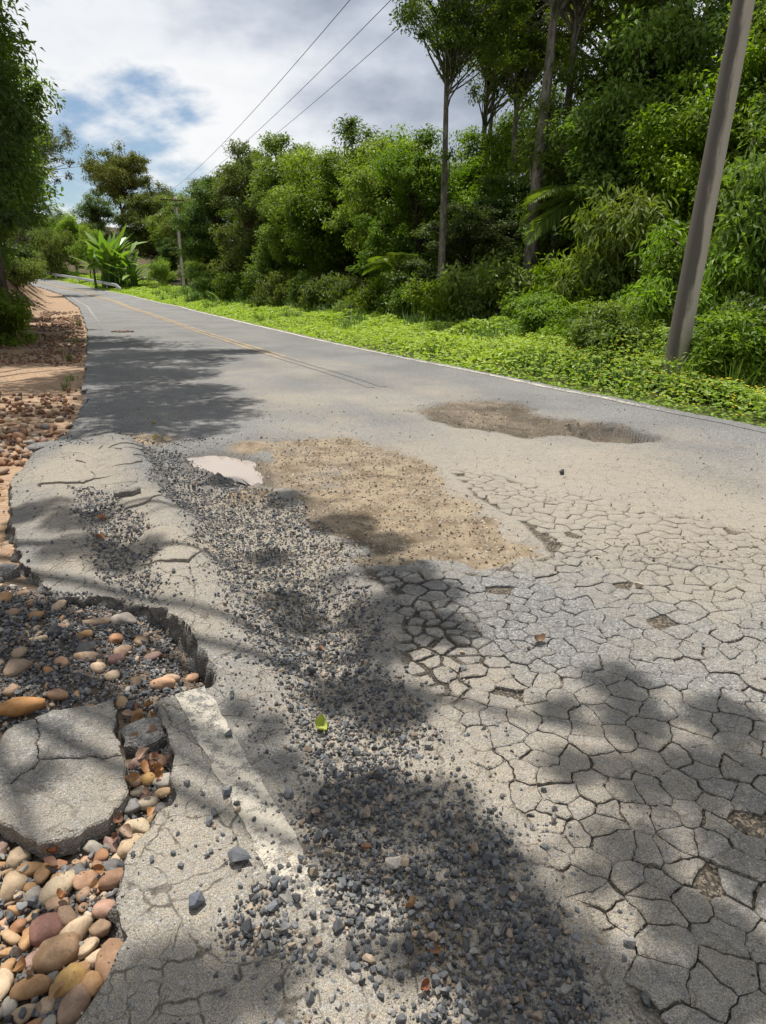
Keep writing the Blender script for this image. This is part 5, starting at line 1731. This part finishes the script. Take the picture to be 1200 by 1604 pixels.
for (px, y, k, v, s, zs, lb) in SHRUBS:
    tree_thing("shrub", KS[k][v], (X_at(px, y), y), (s, s, s * zs), vrng.uniform(0, 6.28), lb, 'shrub', GS, ("stem", "foliage"))
for (x, y, v, s, lb) in [(-13.9, 23.0, 0, .7, 'green shrub at the foot of the left bank by the border'), (-11.6, 18.2, 0, 1.0, 'dark low shrub at the left border above the shoulder'), (-21.4, 37.5, 0, 1.2, 'shrub on the left bank beyond the earth face'), (-13.5, 24.4, 0, 1.15, 'leafy shrub on the bank toe below the overhanging tree'), (-16.2, 29.4, 1, 1.2, 'light shrub on the bank toe before the bright bushy tree'), (-11.2, 20.6, 2, 1.0, 'low leafy shrub at the left border beside the shoulder'), (-26.4, 46.5, 0, 1.2, 'green shrub farther along the left bank'), (-24.9, 49, 0, 1.4, 'dark shrub on the bank toe before the bend'), (-27.3, 54, 3, 1.5, 'darkest shrub on the bank toe at the bend'), (-31.0, 62, 0, 1.6, 'green shrub on the bank toe inside the bend'), (-34.6, 70, 1, 1.7, 'light shrub on the bank toe farther round the bend'), (-39.6, 79, 0, 1.9, 'farthest shrub on the bank toe round the bend'), (-33.6, 58, 1, 1.4, 'light shrub on the left bank near the bend')]:
    tree_thing("shrub", S_BUSH[v], (x, y), s, vrng.uniform(0, 6.28), lb, 'shrub', 'shrubs on the left bank', ("stem", "foliage"))

# ------------------------------------------------------------------ broad-leaved plants (banana-like)
def blade_leaf(length, width, arch, rng, nseg=9, fold=.22):
    V = []; tone = []
    for i in range(nseg):
        t = i / (nseg - 1)
        wd = width * (0.06 if t < .16 else math.sin(math.pi * min(1, (t - .1) / .9)) ** .6) * .5
        a = arch * t ** 1.6
        x = length * (t - .12 * arch * t * t); z = -length * arch * .42 * t * t
        for s in (-1, 0, 1):
            V.append((x, s * wd * (1 + .06 * rng.normal()), z + abs(s) * wd * fold * (1 if t < .7 else .2)))
            tone.append(.45 + .25 * rng.random() + (.2 if s == 0 else 0))
    F_ = []
    for i in range(nseg - 1):
        for j in range(2):
            a = i * 3 + j
            F_.append((a, a + 1, a + 4, a + 3))
    return mk_mesh("leaf", V, F_, M_LEAF['banana'], True, fattr={'tone': tone})


brng = np.random.default_rng(83)
BLADES = [blade_leaf(1.0, w_, a_, brng) for w_, a_ in ((.15, .3), (.18, .6), (.15, 1.0), (.17, 1.35))]


def broad_plant(x, y, h, n, label, group='broad-leaved plants'):
    e = empty("broad_leaved_plant", (x, y, float(ground_z(np.array([x]), np.array([y]))[0]) - .05))
    tag(e, label, 'plant', group)
    bag = Bag()
    for k in range(n):
        a = brng.uniform(0, 6.28); el = brng.uniform(.45, 1.45); L = h * brng.uniform(.5, .72)
        b0 = Vector((brng.normal(0, .07 * h), brng.normal(0, .07 * h), h * brng.uniform(.12, .4)))
        V, T = tube([(b0.x, b0.y, 0), tuple(b0)], [.02 * h, .014 * h], 6, False)
        bag.add(V, T)
        o = put("leaf", BLADES[k % 4], e, tuple(b0), (brng.normal(0, .3), -el, a), L)
    put("stem", bag.mesh("stem", M_LEAF['banana'], True), e)


broad_plant(X_at(172, 90), 90, 8.4, 60, 'large broad-leaved plant with long arching leaves behind the guardrail')
broad_plant(X_at(205, 88), 88, 5.6, 30, 'smaller broad-leaved plant at the right of the largest one behind the guardrail')
broad_plant(X_at(350, 56), 56, 2.6, 12, 'bright broad-leaved sprout right of the far pole')
broad_plant(X_at(322, 64), 64, 2.6, 12, 'broad-leaved plant just right of the far pole')
broad_plant(X_at(525, 34), 34, 1.3, 9, 'yellow-green broad-leaved sprout in front of the forest middle')
broad_plant(X_at(545, 39), 39, 2.4, 8, 'upright broad-leaved plant behind the yellow-green sprout')
broad_plant(X_at(870, 20.5), 20.5, 1.5, 7, 'upright broad leaves beside the narrow-leaved shrub')
broad_plant(X_at(1190, 11.5), 11.5, 1.2, 6, 'broad leaves poking up at the right border')

# ------------------------------------------------------------------ palms inside the forest
def frond_mesh(rng):
    bag = Bag(); pts = []
    for i in range(11):
        t = i / 10
        pts.append((t * (1 - .18 * t), 0, .22 * t - .62 * t * t))
    V, T = tube(pts, [.012 * (1.2 - t / 10) for t in range(11)], 4, False)
    bag.add(V, T, np.full(len(V), .6))
    P = np.array(pts); C, D, N = [], [], []
    for i in range(64):
        t = .1 + .9 * (i // 2) / 31
        p = np.array([np.interp(t * 10, range(11), P[:, k]) for k in range(3)])
        s = 1 if i % 2 else -1
        d = np.array([.55, s * 1.0, -.35 - .3 * rng.random()]); d /= np.linalg.norm(d)
        l = .34 * math.sin(math.pi * min(1, .12 + .86 * t)) ** .6
        C.append(p + d * l / 2); D.append(d * l); N.append((0, 0, 1))
    C, D, N = np.array(C), np.array(D), np.array(N, float)
    V, T, tn = leaves(C, D, N, np.linalg.norm(D, axis=1), np.full(64, .03), rng.uniform(.3, .9, 64))
    bag.add(V, T, tn)
    return bag.mesh("frond", M_LEAF['forest'], False, 'tone')


FROND = [frond_mesh(brng) for _ in range(2)]
for (px, y, h, s, lb) in [(915, 23.5, 4.6, 2.3, 'palm with drooping fronds in the shade right of the mottled trunk'), (960, 24, 3.6, 2.0, 'lower palm with drooping fronds beside the taller palm'), (620, 30.5, 2.6, 1.7, 'small palm at the forest foot left of the pale trunk')]:
    x = X_at(px, y)
    e = empty("palm", (x, y, float(ground_z(np.array([x]), np.array([y]))[0]) - .05))
    tag(e, lb, 'palm', 'palms in the forest')
    V, T = tube([(0, 0, 0), (.05, .02, h * .5), (.0, 0, h)], [.09, .07, .06], 8)
    put("trunk", mk_mesh("trunk", V, T, M_BARKD, True), e)
    for k in range(13):
        put("frond", FROND[k % 2], e, (0, 0, h), (brng.normal(0, .15), brng.uniform(-.75, .35), k * 2.4 + brng.uniform(-.2, .2)), s * brng.uniform(.85, 1.15))

# ------------------------------------------------------------------ flowering ground cover on the right verge
crg = np.random.default_rng(91)
n = 150000
cy = 4.5 + (118 - 4.5) * crg.random(n) ** 2.6
cw = np.abs(crg.normal(0, 1, n)) * 0.0 + crg.random(n) ** .85 * np.where(cy > 60, 9.0, 7.0)
cx = LINE_R(cy) + .22 + cw / .925 * 1.0 + .10 * fbm(cy * 1.1, cy * 0, 901, 3)
cy2 = cy + 0.0
vis = (cx < 0.64 * cy2 + 1.2)
cx, cy2, cw = cx[vis], cy2[vis], cw[vis]
hg = (0.07 + 0.42 * sstep(cw, 0, 1.3) + 0.30 * sstep(cw, 1.2, 3) + 0.35 * sstep(cw, 3.2, 6)) * (1 + 1.1 * fbm(cx * .7, cy2 * .7, 905, 4)) + .04 * fbm(cx * 3.5, cy2 * 3.5, 907, 2)
hg = hg * (1 - .40 * sstep(cy2, 14, 26))
cz = ground_z(cx, cy2) + np.maximum(.03, hg) * (1 - .75 * crg.random(len(cx)) ** 2.2)
nL = len(cx)
u = unit(crg.normal(0, 1, (nL, 3)) * np.array([1, 1, .3]))
Ls = (.062 + .0022 * cy2) * crg.uniform(.5, 1.5, nL) * (1 + .5 * (fbm(cx * .5, cy2 * .5, 915, 2) > .12))
limeness = .08 + sstep(cy2, 9, 17) * .45
tone = np.clip(.38 * crg.random(nL) + .25 * (.5 + fbm(cx * 1.2, cy2 * 1.2, 911, 3)) + limeness, 0, 1)
V, T, tn = leaves(np.stack([cx, cy2, cz], 1), u + np.array([0, 0, .1]), unit(np.array([0, -.15, 1.0]) + crg.normal(0, .42, (nL, 3))), Ls, Ls * .55, tone)
cover = put("ground_cover", mk_mesh("ground_cover", V, T, M_LEAF['cover'], False, fattr={'tone': tn}))
tag(cover, 'bright green creeping ground cover with yellow flowers along the right verge', 'ground cover', kind='stuff')
fi = crg.choice(nL, 1500, replace=False, p=(lambda q: q / q.sum())((cy2 < 40) * (cw < 3.5) * np.exp(-cy2 / 12) * (hg > .1)))
C = np.stack([cx[fi], cy2[fi], ground_z(cx[fi], cy2[fi]) + np.maximum(.04, hg[fi]) + .025], 1)
bagf = Bag()
for k in range(5):
    a = k * 1.257
    d = np.tile([math.cos(a), math.sin(a), .25], (len(C), 1))
    V, T, _ = leaves(C + d * .010, d, np.tile([0, 0, 1.0], (len(C), 1)), np.full(len(C), .019) * (1 + cy2[fi] * .02), np.full(len(C), .014) * (1 + cy2[fi] * .02), np.zeros(len(C)))
    bagf.add(V, T)
tag(put("blossoms", bagf.mesh("blossoms", M_FLOWER, False), cover), kind='stuff', label='tiny yellow blossoms on the ground cover')

# ------------------------------------------------------------------ tall grass and weeds standing in the cover, grass tufts
def tuft_mesh(rng, n, h, spread):
    C, D, N, L = [], [], [], []
    bag = Bag()
    for i in range(n):
        a = rng.uniform(0, 6.28); l = h * rng.uniform(.5, 1.1); out = rng.uniform(.15, .7)
        b0 = np.array([rng.normal(0, spread), rng.normal(0, spread), 0])
        V = []
        wd = .006 + .008 * h
        s = np.array([-math.sin(a), math.cos(a), 0]) * wd
        for k in range(5):
            t = k / 4
            p = b0 + np.array([math.cos(a), math.sin(a), 0]) * out * l * t ** 1.8 + np.array([0, 0, l * t * (1 - .25 * out * t)])
            f = 1 - t ** 1.5 * .95
            V += [p - s * f, p + s * f]
        T = []
        for k in range(4):
            q = 2 * k
            T += [(q, q + 1, q + 3), (q, q + 3, q + 2)]
        bag.add(V, T, np.full(10, rng.random()))
    return bag.mesh("blades", M_LEAF['grass'], False, 'tone')


def verge_grass(rng, n):
    y = 6 + 70 * rng.random(n) ** 1.7
    wv = .7 + 6.0 * rng.random(n) ** .8
    x = LINE_R(y) + .22 + wv / .925
    keep = (x < .64 * y + 1) & (fbm(x * .35, y * .35, 931, 3) + .12 * (wv - 2.5) > -.05)
    x, y, wv = x[keep], y[keep], wv[keep]
    m = 26
    k = np.repeat(np.arange(len(x)), m); N_ = len(k)
    a = rng.uniform(0, 6.28, N_); h = (rng.uniform(.35, 1.0, N_) * (.35 + .16 * wv[k])) * (1 + y[k] * .008); out = rng.uniform(.1, .7, N_)
    bx = x[k] + rng.normal(0, .12, N_); by = y[k] + rng.normal(0, .12, N_); bz = ground_z(bx, by)
    wd = .006 + .0006 * y[k]
    rows = []
    for t in (0, .35, .7, 1.0):
        c = np.stack([bx + np.cos(a) * out * h * t ** 1.8, by + np.sin(a) * out * h * t ** 1.8, bz + h * t * (1 - .3 * out * t)], 1)
        sd = np.stack([-np.sin(a), np.cos(a), 0 * a], 1) * (wd * (1 - t ** 1.6 * .95))[:, None]
        rows += [c - sd, c + sd]
    V = np.stack(rows, 1).reshape(-1, 3)
    i = np.arange(N_)[:, None] * 8
    T = np.concatenate([np.concatenate([i + q, i + q + 1, i + q + 3], 1) for q in (0, 2, 4)] + [np.concatenate([i + q, i + q + 3, i + q + 2], 1) for q in (0, 2, 4)])
    return mk_mesh("tall_grass", V, T, M_LEAF['grass'], False, fattr={'tone': np.repeat(rng.random(N_), 8)})


tag(put("tall_grass", verge_grass(crg, 620)), 'thin tall grass standing up through the ground cover of the right verge', 'grass', kind='stuff')
TUFT = [tuft_mesh(crg, 46, 1.0, .10), tuft_mesh(crg, 60, .8, .2)]


def tuft(x, y, s, v, label, group):
    z = float(ground_z(np.array([x]), np.array([y]))[0]) - .02
    e = empty("grass_tuft", (x, y, z), crg.uniform(0, 6), s)
    tag(e, label, 'grass tuft', group)
    put("blades", TUFT[v], e)


for i, (px, y, s, lb) in enumerate([(1085, 11.0, 1.0, 'tall grass tuft at the right foot of the leaning pole'), (1000, 11.3, .85, 'grass tuft left of the leaning pole in the flowers'), (1030, 12.3, 1.1, 'tall grass tuft behind the left side of the leaning pole'), (860, 17, .9, 'grass tuft at the back of the verge before the narrow-leaved shrub'), (1180, 10.2, .9, 'grass tuft at the right border'), (930, 15.5, .9, 'grass tuft midway between the pole and the glossy shrub'),
                                   (240, 84, 2.2, 'tall pale grass left of the far pole'), (255, 80, 2.2, 'tall pale grass before the far pole'), (225, 88, 2.4, 'tall pale grass by the guardrail end'), (150, 104, 2.5, 'tall grass behind the guardrail middle'), (115, 108, 2.6, 'tall grass behind the guardrail, left part')]):
    tuft(X_at(px, y), y, s, i % 2, lb, 'grass tufts on the right verge')
for i, (x, y, s, lb) in enumerate([(-5.35, 11.6, .30, 'green weed tuft at the crumbled left asphalt edge, nearest one'), (-5.75, 12.7, .26, 'weed tuft at the left asphalt edge behind the nearest one'), (-7.3, 16.2, .3, 'weed tuft along the left asphalt edge in the shade'), (-9.35, 21.4, .4, 'weed tuft along the left asphalt edge in the sun'), (-12.9, 30, .5, 'far weed tuft along the left asphalt edge'), (-1.24, 2.72, .05, 'tiny green seedling among the river stones'), (-1.12, 2.62, .05, 'tiny green seedling near the flat buff stone')]):
    tuft(x, y, s, i % 2, lb, 'weeds along the left asphalt edge')

# ================================================================== POLES, WIRES, GUARDRAIL
def pole_thing(base, top, r0, r1, label, arm_dir):
    e = empty("utility_pole", base)
    tag(e, label, 'pole', 'utility poles')
    b0, t0 = Vector(base), Vector(top)
    ax = (t0 - b0)
    pts = [(0, 0, ax.length * (i / 12)) for i in range(13)]
    V, T = tube(pts, [r0 + (r1 - r0) * i / 12 for i in range(13)], 20)
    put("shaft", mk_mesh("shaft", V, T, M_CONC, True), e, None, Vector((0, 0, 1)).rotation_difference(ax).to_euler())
    d = Vector(arm_dir).normalized()
    a = ax * .965
    R = Matrix((d, Vector((0, 0, 1)).cross(d), Vector((0, 0, 1)))).transposed()
    V, T = box_arr(tuple(a + d * .35 + Vector((0, 0, 0)) + Vector((0, 0, 1)).cross(d) * (r1 + .06)), (2.6, .11, .12), R)
    arm = put("crossarm", mk_mesh("crossarm", V, T, M_BARKD), e)
    tips = []
    for k in (-.75, .35, 1.5):
        c = a + d * k + Vector((0, 0, 1)).cross(d) * (r1 + .06) + Vector((0, 0, .06))
        V, T = tube([tuple(c), tuple(c + Vector((0, 0, .07))), tuple(c + Vector((0, 0, .10))), tuple(c + Vector((0, 0, .2))), tuple(c + Vector((0, 0, .24)))], [.02, .02, .06, .05, .025], 10)
        put("insulator", mk_mesh("insulator", V, T, M_CERAM, True), arm)
        tips.append(b0 + c + Vector((0, 0, .23)))
    return tips


armd = (-.93, -.37, 0)
P1 = pole_thing((4.83, 11.6, -0.4), (5.62, 12.0, 10.2), (.185), .125, 'leaning weathered concrete pole rising from the flowering verge', armd)
zb = float(ground_z(np.array([-23.6]), np.array([82.5]))[0])
P2 = pole_thing((-22.9, 82.5, zb - .2), (-22.95, 82.5, zb + 10.3), .24, .17, 'distant upright concrete pole with crossarm beside the bend', armd)
P0 = [p + Vector((32, -66, 1)) for p in P1]
WIRE_L = ['highest power line running from the leaning pole to the distant pole', 'middle power line running from the leaning pole to the distant pole', 'lowest power line running from the leaning pole to the distant pole']
for i in range(3):
    for seg, (a, b_) in enumerate(((P1[i], P2[i]),)):
        pts = []; sag = .9
        for k in range(33):
            t = k / 32
            p = a.lerp(b_, t); p.z -= sag * 4 * t * (1 - t)
            pts.append(tuple(p))
        V, T = tube(pts, [.011] * 33, 5)
        o = put("power_line", mk_mesh("power_line", V, T, M_WIRE, True))
        tag(o, WIRE_L[i], 'power line', 'power lines')
# dead stick by the near pole
V, T = tube([(5.35, 12.2, -.1), (5.28, 12.1, .5), (5.18, 12.0, .95)], [.018, .015, .008], 6)
tag(put("stick", mk_mesh("stick", V, T, mat_simple("dry_wood", c3(.36, .27, .16), c3(.45, .35, .22), 14), True)), 'bare pale stick leaning right of the concrete pole', 'stick')

gr = empty("guardrail", (-29, 83, zp(83.0)))
tag(gr, 'galvanised steel guardrail along the outside of the far bend', 'guardrail')
gys = np.arange(82, 121, 0.5)
gxs = LINE_R(gys) + 1.15
gzs = zp(gys) - .05
prof = [(0.0, .46), (-.07, .50), (-.07, .56), (0.0, .61), (-.07, .66), (-.07, .72), (0.0, .77)]
V = []
for x, y, z in zip(gxs, gys, gzs):
    dz = -.45 * max(0, (84 - y) / 2) ** 1.5
    for (o_, h_) in prof:
        V.append((x + o_ * 1.2 - (-29), y - 83, z + h_ * 1.15 + dz * .9 - zp(83.0)))
n7 = len(prof); F_ = []
for i in range(len(gys) - 1):
    for j in range(n7 - 1):
        a = i * n7 + j
        F_.append((a, a + 1, a + n7 + 1, a + n7))
put("rail", mk_mesh("rail", V, F_, M_STEEL, True), gr)
for y in np.arange(84, 120, 4.0):
    x = float(LINE_R(y)) + 1.26
    V, T = box_arr((x + 29, y - 83, float(zp(y)) + .30 - float(zp(83.0))), (.12, .15, .95))
    put("post", mk_mesh("post", V, T, M_STEEL), gr)

# ------------------------------------------------------------------ stones and leaves that would read the same are told apart by their order
_by = {}
for _o in COL.objects:
    if _o.parent is None and _o.get('category') in ('stone', 'leaf'):
        _by.setdefault((_o['group'], _o['label']), []).append(_o)
_ORD = ['leftmost', 'second from left', 'third from left', 'fourth from left', 'fifth from left', 'sixth from left', 'seventh from left', 'eighth from left', 'ninth from left', 'tenth from left']
for (_g, _l), _os in _by.items():
    if 1 < len(_os) <= 10 and len(_l.split()) <= 13:
        _os.sort(key=lambda q: q.location.x / (q.location.y + .5))
        for _k, _o in enumerate(_os):
            _o['label'] = _l + ', ' + (_ORD[_k] if _k < len(_os) - 1 else 'rightmost')
